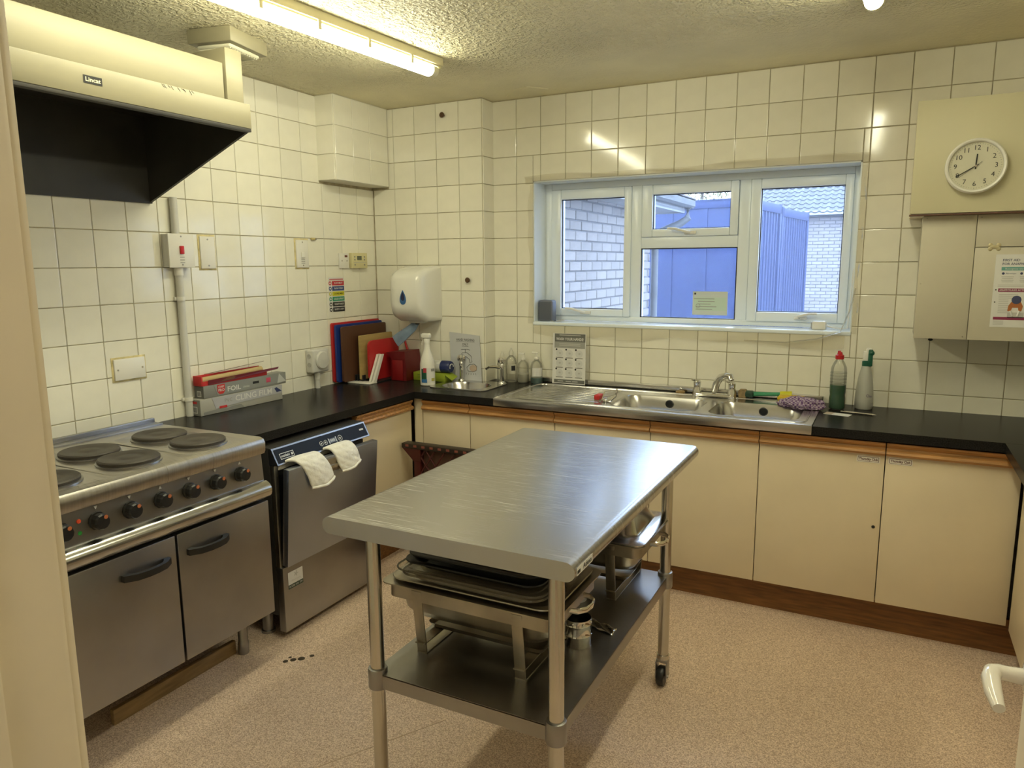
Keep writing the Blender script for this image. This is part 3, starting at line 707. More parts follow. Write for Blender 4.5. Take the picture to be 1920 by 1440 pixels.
prof = [(TX0+rr+rr*math.cos(a), TZ-rr+rr*math.sin(a)) for a in [PI/2+PI*k/12 for k in range(13)]]+[(TX1-rr+rr*math.cos(a), TZ-rr+rr*math.sin(a)) for a in [-PI/2+PI*k/12 for k in range(13)]]
mk('tabletop', G().prism(prof, 'y', TY0, TY1), table_mat(), tb, smooth=50)
LX = (1.662, 2.222); LY = (-2.345, -1.33); SZ0, SZ1 = .398, .446
for x in LX:
    for y in LY:
        lg = mk('leg', G().cyl((x, y, .112), (x, y, TZ-.046), .0205, n=24).cyl((x, y, .105), (x, y, .122), .024, n=24), TUBE, tb)
        mk('collar', G().lathe([(.0265, SZ0-.004), (.028, SZ0), (.028, SZ1+.004), (.0265, SZ1+.008), (.0205, SZ1+.010)], (x, y, 0), 24), SSV, lg)
        mk('socket_flange', G().lathe([(.03, TZ-.062), (.034, TZ-.058), (.034, TZ-.047)], (x, y, 0), 24), SSV, lg)
        cs = mk('castor', G().box(x-.022, x+.022, y-.02, y+.02, .092, .105, .003).box(x-.022, x-.018, y-.028, y+.016, .03, .096, .001).box(x+.018, x+.022, y-.028, y+.016, .03, .096, .001).cyl((x-.026, y-.012, .038), (x+.026, y-.012, .038), .005, n=10), SSV, tb)
        mk('wheel', G().lathe([(.012, -.014), (.034, -.014), (.038, -.008), (.038, .008), (.034, .014), (.012, .014)], (x, y-.012, .038), 26, 'X'), BLACK, cs)
mk('undershelf', G().box(LX[0]-.012, LX[1]+.012, LY[0]-.012, LY[1]+.012, SZ1-.008, SZ1-.004).box(LX[0]-.012, LX[0]-.009, LY[0]+.02, LY[1]-.02, SZ0, SZ1-.005).box(LX[1]+.009, LX[1]+.012, LY[0]+.02, LY[1]-.02, SZ0, SZ1-.005).box(LX[0]+.02, LX[1]-.02, LY[0]-.012, LY[0]-.009, SZ0, SZ1-.005).box(LX[0]+.02, LX[1]-.02, LY[1]+.009, LY[1]+.012, SZ0, SZ1-.005), M('shelf_steel', (.36, .35, .34), .33, 1, noise=.1, ns=6, rvar=.06), tb)
mk('underframe', G().box(LX[0]-.02, LX[0]+.02, LY[0], LY[1], TZ-.075, TZ-.047).box(LX[1]-.02, LX[1]+.02, LY[0], LY[1], TZ-.075, TZ-.047), SSV, tb)
m3l = Matrix((Vector((0, 1, 0)), Vector((0, 0, 1)), Vector((1, 0, 0)))).transposed()
lb = dec('maker_label', 'L', (TX1+.0002, -2.37, TZ-.024), .10, .020, PAPER, tb, .0005)
text('Adexa', .013, INK, lb, (TX1+.0012, -2.355, TZ-.024), 'L', .055, .015)
dec('mark', 'L', (TX1+.0008, -2.408, TZ-.026), .018, .008, INK, lb, .0004)

# ---- chafing dishes and trays on the undershelf
SH = SZ1-.004
def chafer(label, cx, cy, lid):
    t = thing('chafing_dish', label, 'chafing dish', (cx, cy, SH)); hx, hy = .275, .175; zt = SH+.215
    ring = lambda i, z, r=.03: r3(rrect(cx, cy, hx-i, hy-i, max(.004, r)), z)
    mk('rim', G().loft([ring(.02, zt-.045), ring(.004, zt-.043), ring(.004, zt-.004), ring(-.012, zt), ring(-.012, zt+.004), ring(.022, zt+.004), ring(.022, zt-.045)]), SSD, t)
    mk('water_pan', G().loft([ring(.020, zt+.002, .04), ring(.026, zt-.04, .045), ring(.032, zt-.085, .05), ring(.05, zt-.11, .05), ring(.075, zt-.118, .05)], cap1=True), SSD, t, smooth=50)
    for sx in (-1, 1):
        for sy in (-1, 1):
            x = cx+sx*.165; y = cy+sy*(hy-.003)
            g = G().box(x-.017, x+.017, y-.002, y+.002, SH+.001, zt-.01, .001)
            g.xf(Matrix.Translation((x, y, zt)) @ Matrix.Rotation(-sy*.12, 4, 'X') @ Matrix.Translation((-x, -y, -zt)))
            mk('leg', g, SSD, t)
        mk('foot_bar', G().box(cx+sx*.165-.017, cx+sx*.165+.017, cy-hy+.025, cy+hy-.025, SH, SH+.003), SSD, t)
        mk('handle', G().tube([(cx+sx*(hx-.002), cy-.055, zt-.025), (cx+sx*(hx+.022), cy-.052, zt-.025), (cx+sx*(hx+.04), cy-.03, zt-.025), (cx+sx*(hx+.045), cy, zt-.025), (cx+sx*(hx+.04), cy+.03, zt-.025), (cx+sx*(hx+.022), cy+.052, zt-.025), (cx+sx*(hx-.002), cy+.055, zt-.025)], .004, 8, flat=.009), CHROME, t)
    mk('fuel_tray', G().loft([r3(rrect(cx, cy, .20, .07, .02), SH+.055), r3(rrect(cx, cy, .19, .06, .02), SH+.038), r3(rrect(cx, cy, .18, .05, .02), SH+.036)], cap1=True), SSD, t)
    for sx in (-.165, .165): mk('tray_support', G().box(cx+sx-.017, cx+sx+.017, cy-.16, cy+.16, SH+.033, SH+.036), SSD, t)
    if lid:
        z = zt+.005
        ld = mk('lid', G().loft([ring(-.010, z), ring(-.010, z+.006), ring(.012, z+.010), ring(.03, z+.010, .04), ring(.036, z+.018, .05), ring(.075, z+.095, .06), ring(.10, z+.112, .06), ring(.13, z+.116, .05)], cap1=True), M('lid_steel', (.60, .58, .55), .2, 1), t, smooth=50)
        mk('lid_handle', G().tube([(cx-.05, cy, z+.114), (cx-.045, cy, z+.14), (cx+.045, cy, z+.14), (cx+.05, cy, z+.114)], .006, 8), CHROME, ld)
    return zt
zt = chafer('open stainless steel chafing dish holding plastic trays on the undershelf', 1.885, -2.055, False)
chafer('lidded stainless steel chafing dish on the undershelf', 1.945, -1.47, True)
def tray(name, label, cx, cy, hx, hy, z, h, mat, cat='tray', up=True, lip=.016):
    R = lambda i, zz: r3(rrect(cx, cy, hx-i, hy-i, .045), zz)
    t = thing(name, label, cat, (cx, cy, z))
    g = G().loft([R(lip*2.1, z), R(lip*1.6, z+h*.3), R(lip*1.2, z+h*.85), R(lip*.9, z+h), R(0, z+h), R(0, z+h-.004)], cap0=True)
    mk('shell', g, mat, t, smooth=40)
    mk('rolled_rim', G().tube(R(.0, z+h-.002), .003, 6, closed=True), mat, t)
    return t
CLEAR = thin_glass('clear_plastic', (.86, .85, .80), haze=.22, hcol=(.55, .50, .42), rough=.08, gl=1)
tray('food_pan', 'shallow stainless steel food pan sitting in the open chafing dish', 1.885, -2.055, .268, .168, zt+.005, .012, SSD, 'pan')
tray('clear_tray', 'lower clear plastic tray stacked on the open chafing dish', 1.90, -2.085, .232, .160, zt+.018, .030, CLEAR)
tray('clear_tray', 'upper clear plastic tray just beneath the black trays', 1.89, -2.08, .242, .165, zt+.049, .010, CLEAR)
bt = tray('black_tray', 'lower black plastic food tray in the stack', 1.90, -2.085, .222, .155, zt+.060, .026, BLACK)
bt = tray('black_tray', 'top black plastic food tray with mesh pattern insert', 1.898, -2.085, .212, .146, zt+.087, .018, BLACK)
mk('mesh_insert', G().box(1.80, 2.05, -2.17, -1.99, zt+.0885, zt+.092), M('fine_mesh', (.05, .048, .042), .5, noise=.6, ns=180, detail=0), bt)
tn = thing('steel_tin', 'small open stainless steel ring tin on the undershelf', 'tin', (2.118, -1.945, SH))
mk('wall', G().lathe([(.041, SH), (.042, SH+.002), (.042, SH+.032), (.0435, SH+.036), (.042, SH+.04), (.042, SH+.066), (.0435, SH+.070), (.042, SH+.074), (.042, SH+.088), (.0395, SH+.088), (.0395, SH+.004), (0, SH+.004)], (2.118, -1.945, 0), 30), CHROME, tn)
for a in range(8): mk('rivet', G().sph((2.118+.0425*math.cos(a*PI/4), -1.945+.0425*math.sin(a*PI/4), SH+.080), .004, n=8), CHROME, tn)
g = G().sheet(lambda u, v: Vector((2.10+u*.10, -1.83+v*.045-.03*u, SH+.002+.006*abs(math.sin(u*6+v*4)))), 12, 5)
o = solo('foil_scrap', g, CHROME, 'crumpled shiny strip of foil lying on the undershelf', 'foil'); md = o.modifiers.new('t', 'SOLIDIFY'); md.thickness = .0008
fc = thing('fuel_can', 'small white gel fuel can under the lidded chafing dish', 'can', (2.0, -1.62, SH))
mk('can', G().lathe([(.036, SH), (.036, SH+.050), (.034, SH+.053), (.030, SH+.053), (0, SH+.051)], (2.0, -1.665, 0), 20), M('can_white', (.6, .62, .68), .35), fc)
mk('lid', G().lathe([(.030, SH+.053), (.030, SH+.058), (0, SH+.059)], (2.0, -1.665, 0), 20), CHROME, fc)

# ================================================================ CRATE
BURG = M('burgundy_plastic', (.062, .007, .006), .4)
cr = thing('folding_crate', 'burgundy plastic lattice crate folded flat against the corner cabinets', 'crate', (.86, -.70, 0))
CX0, CX1 = .668, 1.06
mk('rim', G().box(.592, 1.136, -.725, -.665, .614, .640, .003), M('rim_dark', (.022, .014, .010), .45), cr)
mk('flare', G().prism([(.594, .614), (.668, .545), (.712, .545), (.712, .614)], 'y', -.722, -.668), BURG, cr); mk('flare', G().prism([(1.134, .614), (1.06, .545), (1.018, .545), (1.018, .614)], 'y', -.722, -.668), BURG, cr)
for k in range(10): mk('rim_slot', G().box(.618+k*.052, .638+k*.052, -.7265, -.722, .624, .636), M('slot_pink', (.26, .08, .06), .5), cr)
for k in range(2): mk('side_frame', G().box((CX0, CX1-.042)[k], (CX0+.042, CX1)[k], -.722, -.668, .0, .55, .004), BURG, cr)
mk('bottom_frame', G().box(CX0+.04, CX1-.04, -.720, -.670, 0, .05, .004), BURG, cr)
mk('back_sheet', G().box(CX0+.03, CX1-.03, -.690, -.676, .04, .615), M('sheet_brown', (.13, .065, .045), .7), cr)
for k in range(-7, 8):
    for dr_ in (-1, 1):
        x0 = CX0+.04+k*.062; x1 = x0+dr_*.40; z0, z1 = .05, .61; a, b_ = CX0+.035, CX1-.035
        zx = lambda x: z0+(x-x0)/(x1-x0)*(z1-z0)
        xa, xb = max(min(x0, x1), a), min(max(x0, x1), b_)
        if xb-xa > .02: mk('lattice_bar', G().tube([(xa, -.712, zx(xa)), (xb, -.712, zx(xb))], .0055, 6), BURG, cr)

# ================================================================ WALL FITTINGS (left wall)
F = .006
t = thing('cooker_switch', 'white cooker isolator box with red rocker switch on the tiles', 'switch', (F, -1.595, 1.59))
mk('back_box', G().box(F, .050, -1.665, -1.535, 1.592, 1.738, .003), GREYW, t)
mk('face_plate', G().box(.050, .058, -1.667, -1.533, 1.590, 1.740, .003), WHITE, t)
mk('rocker', G().box(.058, .066, -1.612, -1.592, 1.650, 1.686, .002).xf(Matrix.Identity(4)), M('red_rocker', (.55, .015, .02), .3), t)
for z in (1.728, 1.603): mk('screw', G().lathe([(.004, 0), (.004, .002), (0, .0022)], (.0575, -1.60, z), 10, 'X'), SSD, t)
for k in range(3): dec('print_line', 'L', (.0582, -1.60, 1.636-k*.012), .024, .003, PAPERG, t)
t = thing('conduit_pipe', 'white plastic conduit pipe running down from the hood past the switch', 'pipe', (.028, -1.61, .905))
mk('pipe', G().cyl((.026, -1.600, 1.738), (.026, -1.600, 1.90), .0165).cyl((.026, -1.600, CT+.001), (.026, -1.600, 1.59), .0165), GREYW, t)
mk('coupler', G().cyl((.026, -1.600, 1.555), (.026, -1.600, 1.591), .020), WHITE, t)
for z in (1.45, .985): mk('saddle_clip', G().cyl((.026, -1.600, z-.009), (.026, -1.600, z+.009), .0195).box(F, .02, -1.625, -1.575, z-.008, z+.008, .002), WHITE, t)
def plate(name, label, y0, y1, z0, z1, screws, th=.010, mat=WHITE, cat='plate', frame=True):
    t = thing(name, label, cat, (F, (y0+y1)/2, z0))
    if frame: mk('filler_edge', G().box(F-.002, F+.002, y0-.008, y1+.008, z0-.008, z1+.008, .001), M('old_filler', (.62, .53, .28), .9, noise=.3, ns=30), t)
    mk('face', G().box(F, F+th, y0, y1, z0, z1, .003), mat, t)
    for (y, z) in screws: mk('screw', G().lathe([(.004, 0), (.004, .0015), (0, .0017)], (F+th-.0002, y, z), 10, 'X'), SSD, t)
    return t
plate('blank_plate', 'blank white cover plate beside the cooker switch', -1.462, -1.378, 1.584, 1.734, [(-1.42, 1.72), (-1.42, 1.598)])
plate('blank_plate', 'blank white cover plate low on the tiles above the cooker', -1.945, -1.80, 1.118, 1.208, [(-1.93, 1.163), (-1.815, 1.163)])
t = plate('light_switch', 'tall white switch plate with one small rocker', -.832, -.740, 1.584, 1.734, [(-.786, 1.722), (-.786, 1.596)], cat='switch')
mk('rocker', G().box(F+.010, F+.018, -.800, -.774, 1.638, 1.668, .002), WHITE, t)
for k in range(3): dec('print_line', 'L', (F+.0102, -.786, 1.628-k*.010), .028, .003, PAPERG, t)
t = plate('fused_spur', 'white fused spur plate next to the thermostat', -.484, -.396, 1.577, 1.665, [(-.462, 1.621), (-.418, 1.621)], cat='switch', frame=False)
dec('fuse_flap', 'L', (F+.0104, -.425, 1.648), .024, .012, M('fuse_brown', (.12, .02, .01), .4), t)
t = plate('thermostat', 'yellowed thermostat with small display by the corner', -.388, -.245, 1.577, 1.668, [], th=.026, mat=M('yellowed_plastic', (.70, .64, .36), .45), cat='thermostat', frame=False)
dec('display', 'L', (F+.0265, -.322, 1.638), .042, .024, M('lcd_green', (.10, .12, .08), .3), t)
for y in (-.365, -.275):
    for z in (1.645, 1.628, 1.598): dec('button', 'L', (F+.0262, y, z), .010, .009, PAPERG, t, .002, .001)
dec('slider_slot', 'L', (F+.0262, -.316, 1.612), .12, .003, PAPERM, t)
t = thing('wall_hook', 'small brass coloured plug stub on the grout line', 'hook', (F, -.695, 1.742))
mk('stub', G().box(F, F+.014, -.712, -.682, 1.736, 1.748, .003), M('brass_old', (.55, .45, .2), .5), t); mk('tip', G().sph((F+.012, -.68, 1.742), .006, n=8), SSD, t)
t = thing('colour_chart', 'colour coded chopping board chart stuck on the tiles', 'sign', (F, -.51, 1.33))
dec('card', 'L', (F, -.511, 1.427), .138, .198, PAPER, t, .0008)
dec('heading', 'L', (F+.0008, -.511, 1.514), .12, .008, M('heading_red', (.55, .18, .2), .6), t)
for k, (s, c) in enumerate((('RAW MEAT', (.50, .03, .05)), ('RAW FISH', (.03, .06, .22)), ('COOKED MEAT', (.62, .58, .03)), ('SALAD & FRUIT', (.03, .28, .16)), ('VEGETABLES', (.02, .02, .02)), ('BAKERY & DAIRY', (.015, .015, .02)))):
    z = 1.492-k*.0305; band = dec('band', 'L', (F+.0008, -.497, z), .105, .026, M('band_%d' % k, c, .5), t)
    text(s, .010, PAPER if k != 2 else INK, band, (F+.0018, -.494, z), 'L', min(.085, .009*len(s)), .015)
    g = G().lathe([(.012, 0), (.012, .0004)], (F+.0008, -.566, z), 16, 'X'); mk('icon', g, MATS['band_%d' % k], t)
    mk('icon_dot', G().sph((F+.0012, -.566, z), .007, (.06, 1, .8), 8), PAPER, t)
t = thing('isolator_socket', 'grey weatherproof outlet box with round cover on the tiles', 'outlet', (F, -.735, .99))
mk('housing', G().box(F, .062, -.80, -.668, .998, 1.128, .010, 3), GREYW, t)
mk('round_cover', G().lathe([(.052, 0), (.052, .006), (.046, .012), (0, .014)], (.062, -.728, 1.066), 28, 'X'), GREYW, t)
for z in (1.094, 1.046): mk('knockout', G().lathe([(.013, 0), (.013, .003), (.010, .0035), (.010, .0015), (0, .0015)], (.036, -.80, z), 16, '-Y'), M('knockout_grey', (.45, .44, .41), .5), t)
mk('conduit', G().cyl((.030, -.735, CT+.001), (.030, -.735, 1.0), .0135).cyl((.030, -.735, .955), (.030, -.735, .998), .017), GREYW, t)

# ================================================================ CARTONS
def carton(name, label, y0, y1, x0, x1, z0, z1, mat, side, yaw=0):
    c = Vector(((x0+x1)/2, (y0+y1)/2, z0)); t = thing(name, label, 'carton', c, yaw)
    mk('box', G().box(x0-c.x, x1-c.x, y0-c.y, y1-c.y, 0, z1-z0, .0012), mat, t, True)
    mk('end_panel', G().box(x0-c.x+.002, x1-c.x-.002, y0-c.y-.0008, y0-c.y, .002, z1-z0-.002), side, t, True)
    def at(u, v, k=.0006): return Vector((x1-c.x+k, u, v))       # u along the front, v up, on the front face
    return t, at, (y1-y0), (z1-z0)
KG = M('carton_grey', (.25, .25, .235), .5); KS = M('carton_silver', (.46, .46, .49), .45); KD = M('carton_dark', (.14, .14, .13), .5)
CRED = M('carton_red', (.55, .03, .03), .5)
t, at, L_, H_ = carton('cling_film_box', 'lowest carton of cling film in the stack on the worktop', -1.585, -1.075, .012, .088, CT+.0008, CT+.078, M('carton_pale', (.42, .41, .37), .5), KG, math.radians(-1))
g = G().prism([(-.19, .076), (.255, .076), (.25, .034), (.0, .030), (-.16, .022), (-.17, .022)], 'x', .0385, .0397)
fl_ = mk('flap', g, KS, t, True)
text('PVC', .018, PAPERG, fl_, at(-.095, .052, .0024), 'L', .045, local=True); text('CLING FILM', .028, PAPER, fl_, at(.065, .053, .0024), 'L', .235, .015, local=True)
g = G().box(.0397, .0402, -.15, -.105, .020, .031); mk('red_tab', g, CRED, t, True)
mk('blue_swoosh', G().prism([(.20, .064), (.215, .068), (.25, .045), (.215, .042)], 'x', .0397, .0402), M('swoosh_navy', (.04, .05, .14), .5), t, True)
mk('torn_edge', G().prism([(-.24, .003), (.0, .003), (-.02, .02), (-.06, .022), (-.10, .014), (-.15, .018), (-.24, .016)], 'x', .0385, .0392), KG, t, True)
def bars_code(t, x, z, w, h, y):
    bc = mk('barcode_panel', G().box(x-w/2, x+w/2, y-.0004, y, z-h/2, z+h/2), PAPER, t, True)
    g = G()
    for k in range(8): g.box(x-w*.40+k*w*.105, x-w*.40+k*w*.105+w*.05, y-.0007, y-.0003, z-h*.38, z+h*.38)
    mk('barcode', g, INK, bc, True)
bars_code(t, .0, .028, .034, .032, -.2560); dec('end_print', ORI['B'], (-.004, -.2558, .062), .040, .012, CRED, t, local=True)
t, at, L_, H_ = carton('foil_box', 'grey carton of aluminium foil between the other two cartons', -1.56, -1.035, .020, .082, CT+.0788, CT+.138, KG, KD, math.radians(0))
g = G().prism([(-.205, .060), (.262, .060), (.262, .010), (-.185, .004)], 'x', .0311, .0322); fl_ = mk('flap', g, M('carton_grey2', (.27, .28, .27), .45), t, True)
text('ALUMINIUM', .012, PAPERG, fl_, at(-.075, .050, .0018), 'L', .10, local=True); text('FOIL', .024, PAPER, fl_, at(-.085, .026, .0018), 'L', .082, .02, local=True); text('STRONG', .008, PAPER, fl_, at(-.008, .022, .0018), 'L', .04, local=True)
sh = mk('brand_shield', G().prism([(-.185, .056), (-.140, .056), (-.140, .022), (-.152, .010), (-.173, .010), (-.185, .022)], 'x', .0322, .0328), CRED, t, True)
text('CHEF', .010, PAPER, sh, at(-.1625, .044, .0024), 'L', .034, .01, local=True); text('PRO', .013, PAPER, sh, at(-.1625, .028, .0024), 'L', .036, .02, local=True)
mk('dark_tag', G().box(.0322, .0326, .035, .075, .028, .040), INK, t, True); mk('red_roundel', G().box(.0322, .0327, .125, .155, .022, .046, .0002), M('roundel_pink', (.6, .08, .15), .5), t, True)
mk('silver_corner', G().prism([(.215, .058), (.262, .012), (.200, .008)], 'x', .0322, .0327), M('foil_print', (.52, .53, .52), .35), t, True)
bars_code(t, .0, .022, .026, .026, -.2633)
t = thing('baking_paper_box', 'torn open red carton of baking paper on top of the stack', 'carton', (.05, -1.34, CT+.139))
Z = CT+.139
mk('box', G().prism([(.022, Z), (.078, Z), (.078, Z+.020), (.073, Z+.020), (.073, Z+.004), (.026, Z+.004), (.026, Z+.045), (.022, Z+.045)], 'y', -1.56, -1.16), CRED, t)
mk('end_panel', G().box(.022, .078, -1.566, -1.558, Z, Z+.046, .001), CRED, t)
mk('paper_roll', G().cyl((.048, -1.55, Z+.022), (.048, -1.17, Z+.030), .015), M('parchment', (.48, .36, .17), .7), t)
mk('front_flap', G().loft([[Vector(p) for p in ((.079, -1.53, Z+.002), (.092, -1.10, Z+.024), (.090, -1.09, Z+.034), (.080, -1.53, Z+.024))], [Vector(p) for p in ((.081, -1.53, Z+.002), (.094, -1.10, Z+.024), (.092, -1.09, Z+.034), (.082, -1.53, Z+.024))]], True, True), M('maroon_print', (.14, .012, .02), .45), t)
mk('top_flap', G().loft([[Vector(p) for p in ((.022, -1.50, Z+.045), (.022, -1.17, Z+.060), (.052, -1.15, Z+.068), (.040, -1.44, Z+.050))], [Vector(p) for p in ((.022, -1.50, Z+.047), (.022, -1.17, Z+.062), (.052, -1.15, Z+.070), (.040, -1.44, Z+.052))]], True, True), M('card_inside', (.22, .18, .14), .8), t)
mk('food_picture', G().prism([(-1.52, Z+.006), (-1.38, Z+.012), (-1.36, Z+.028), (-1.42, Z+.022), (-1.46, Z+.010)], 'x', .0845, .0853), M('brown_print', (.16, .07, .03), .5), t)

# ================================================================ CHOPPING BOARD CORNER
def board(label, x, y0, y1, z0, z1, th, mat, r=.012, lean=0.0):
    pts = rrect((y0+y1)/2, (z0+z1)/2, (y1-y0)/2, (z1-z0)/2, r)
    g = G().prism(pts, 'x', x, x+th)
    if lean: g.xf(Matrix.Translation((x, 0, z0)) @ Matrix.Rotation(lean, 4, 'Y') @ Matrix.Translation((-x, 0, -z0)))
    return solo('chopping_board', g, mat, label, 'chopping board', 'chopping boards in the corner rack')
Z0 = CT+.010
board('large red chopping board, rearmost against the tiles', .010, -.585, -.142, Z0, 1.262, .014, RED)
board('large blue chopping board between the red and brown boards', .032, -.578, -.142, Z0, 1.252, .014, BLUE)
board('large brown chopping board standing in front of the blue one', .062, -.560, -.142, Z0, 1.240, .014, BROWN)
board('small pale wooden chopping board in front of the brown board', .112, -.462, -.150, Z0+.006, 1.182, .016, WOODB, .006)
board('medium red chopping board with rounded corners in the white rack', .168, -.452, -.155, Z0, 1.152, .012, RED, .035)
rk = thing('board_rack', 'white slotted rack holding the chopping boards', 'rack', (.12, -.36, CT))
mk('base', G().box(.008, .225, -.44, -.15, CT, CT+.009, .003), BLACK, rk)
mk('front_plate', G().box(.06, .225, -.515, -.442, CT, CT+.008, .003), WHITE, rk)
for x in (.192, .216):
    mk('slanted_arm', G().prism([(-.472, CT+.009), (-.445, CT+.009), (-.365, CT+.165), (-.390, CT+.165)], 'x', x-.006, x+.008), WHITE, rk)
for x in (.026, .052, .082, .098, .136):
    mk('divider', G().box(x, x+.005, -.47, -.44, CT+.009, CT+.045, .001), BLACK, rk)
kb = thing('knife_box', 'dark red plastic slant topped box beside the chopping boards', 'box', (.31, -.25, CT))
mk('casing', G().prism([(.235, CT+.001), (.346, CT+.001), (.346, CT+.07), (.338, CT+.180), (.20, CT+.168), (.235, CT+.135)], 'y', -.315, -.158), DRED, kb, smooth=20)
mk('front_panel', G().box(.248, .325, -.3195, -.315, CT+.002, CT+.125, .001), M('mid_red_plastic', (.22, .008, .010), .4), kb)
rb = thing('red_bottle', 'slim red brush handle leaning behind the dark red box', 'brush', (.30, -.16, CT))
mk('handle', G().tube([(.265, -.1435, CT+.001), (.245, -.1435, CT+.15), (.205, -.1435, CT+.27)], [.008, .008, .006], 10), RED, rb); mk('knob', G().sph((.203, -.1455, CT+.283), .011, n=12), RED, rb)

# ================================================================ TOWEL DISPENSER
td = thing('towel_dispenser', 'white paper towel dispenser with blue drop window on the tiles', 'dispenser', (.39, -.133, 1.255))
x0, x1 = .262, .494
def sec(y, z0, z1, ins, r):
    return [Vector((p[0], y, p[1])) for p in rrect((x0+x1)/2, (z0+z1)/2, (x1-x0)/2-ins, (z1-z0)/2, r, 5)]
mk('casing', G().loft([sec(-.134, 1.262, 1.588, 0, .012), sec(-.20, 1.258, 1.588, 0, .03), sec(-.27, 1.262, 1.575, .001, .035), sec(-.325, 1.285, 1.556, .006, .040), sec(-.352, 1.318, 1.540, .016, .045), sec(-.362, 1.350, 1.515, .035, .045)], True, True), M('white_gloss_plastic', (.78, .77, .72), .16, coat=.3), td, smooth=60)
drop = [(.019*math.sin(a)*(1 if True else 0)*(1-.0), 0) for a in (0,)]
pts = []
for k in range(28):
    a = 2*PI*k/28; r = 1
    px = .017*math.sin(a)*math.sin(a/2)**1.1; pz = .034*math.cos(a)
    pts.append((px*1.7, pz*1.25))
mk('drop_window', G().prism([(.372+p[0], 1.408+p[1]) for p in pts], 'y', -.3645, -.360), M('drop_blue', (.03, .12, .32), .2), td)
mk('drop_core', G().prism([(.372+p[0]*.55, 1.414+p[1]*.62) for p in pts], 'y', -.3655, -.364), M('drop_navy', (.008, .012, .06), .2), td)
mk('outlet', G().box(.345, .43, -.27, -.19, 1.250, 1.266, .006), GREYW, td)
mk('nozzle', G().lathe([(.012, 1.242), (.016, 1.25), (.02, 1.262)], (.385, -.24, 0), 14), BLACK, td)
TW = 1.5
BT = M('blue_tissue', (.22, .30, .42), .9, noise=.15, ns=18, bump=.3, bs=40)
g = G(); rings = []
for (x, y, z, a, b_) in ((.385, -.24, 1.25, .008, .008), (.36, -.245, 1.225, .016, .009), (.325, -.255, 1.195, .018, .012), (.275, -.26, 1.158, .022, .010), (.235, -.26, 1.130, .022, .004)):
    d_ = Vector((-.8, -.05, -.6)).normalized(); s_ = Vector((-.6, 0, .8))
    rings.append([Vector((x, y, z))+s_*a*TW*math.cos(q)*(1+.18*math.cos(5*q))+Vector((0, 1, 0))*b_*math.sin(q)*(1+.2*math.cos(4*q)) for q in [2*PI*k/20 for k in range(20)]])
g.loft(rings, True, True); mk('paper_tail', g, BT, td)

# ================================================================ BOTTLES AND SMALL THINGS
def lathe_obj(name, prof, x, y, mat, parent, n=24): return mk(name, G().lathe([(r, CT+.0006+z) for r, z in prof], (x, y, 0), n), mat, parent)
t = thing('spray_bottle', 'white trigger spray bottle with green and red label by the hand basin', 'spray bottle', (.540, -.375, CT))
X, Y = .540, -.375
lathe_obj('body', [(.040, 0), (.043, .004), (.043, .125), (.040, .145), (.028, .18), (.019, .21), (.0165, .238), (.0165, .245)], X, Y, WHITE, t)
hd_ = mk('trigger_head', G().lathe([(.018, CT+.245), (.018, CT+.265), (.014, CT+.272)], (X, Y, 0), 18).box(X-.030, X+.024, Y-.015, Y+.015, CT+.272, CT+.302, .008, 3), WHITE, t)
mk('nozzle', G().box(X-.036, X-.030, Y-.009, Y+.009, CT+.278, CT+.296, .002), WHITE, hd_)
mk('trigger', G().tube([(X-.020, Y, CT+.275), (X-.030, Y, CT+.255), (X-.034, Y, CT+.235)], .004, 8), WHITE, hd_)
def wrap(name, x, y, r, z0, z1, a0, a1, mat, parent):
    fn = lambda u, v: Vector((x+r*math.cos(a0+(a1-a0)*u), y+r*math.sin(a0+(a1-a0)*u), CT+z0+(z1-z0)*v))
    return mk(name, G().sheet(fn, 10, 1), mat, parent)
A0 = math.atan2(-3.5, 2.36)      # towards the viewer's side of the room
wrap('label', X, Y, .0436, .02, .105, A0-.95, A0+1.15, PAPER, t)
wrap('label_green', X, Y, .0439, .04, .10, A0-.95, A0-.15, M('label_green', (.015, .09, .05), .5), t)
wrap('label_red', X, Y, .0442, .078, .105, A0-.62, A0-.15, M('label_red', (.5, .05, .07), .5), t)
wrap('label_blue', X, Y, .0442, .02, .04, A0-.95, A0-.1, M('label_blue', (.04, .16, .40), .5), t)
wrap('label_dark', X, Y, .0442, .085, .10, A0+.45, A0+1.1, PAPERG, t)
wrap('label_yellow', X, Y, .0442, .028, .045, A0+.5, A0+1.1, M('label_yellow', (.45, .42, .10), .5), t)
GRN = M('lime_carton', (.30, .38, .03), .5)
t = thing('green_sachet_box', 'lime green open carton lying behind the spray bottle', 'carton', (.46, -.208, CT))
mk('box', G().box(.352, .576, -.250, -.165, CT+.0006, CT+.050, .002), GRN, t)
mk('open_flap', G().loft([[Vector(p) for p in ((.576, -.25, CT+.045), (.576, -.18, CT+.05), (.630, -.19, CT+.03), (.627, -.25, CT+.012))], [Vector(p) for p in ((.576, -.252, CT+.046), (.576, -.18, CT+.052), (.630, -.19, CT+.032), (.627, -.252, CT+.014))]], True, True), GRN, t)
for k in range(3): dec('print_line', 'B', (.42, -.2508, CT+.036-k*.010), .075, .004, M('lime_print', (.16, .24, .03), .5), t)
t = thing('sponge_pack', 'rolled pack with dark blue printed end on the green carton', 'pack', (.50, -.206, CT+.05))
mk('roll', G().lathe([(.030, 0), (.036, .006), (.036, .16), (.034, .163)], (.415, -.206, CT+.0875), 22, 'X'), M('white_wrap', (.66, .66, .64), .35), t)
mk('blue_end', G().lathe([(.0365, .0), (.0365, .055), (.032, .062), (0, .063)], (.535, -.206, CT+.0875), 22, 'X'), M('navy_wrap', (.02, .03, .12), .3), t)
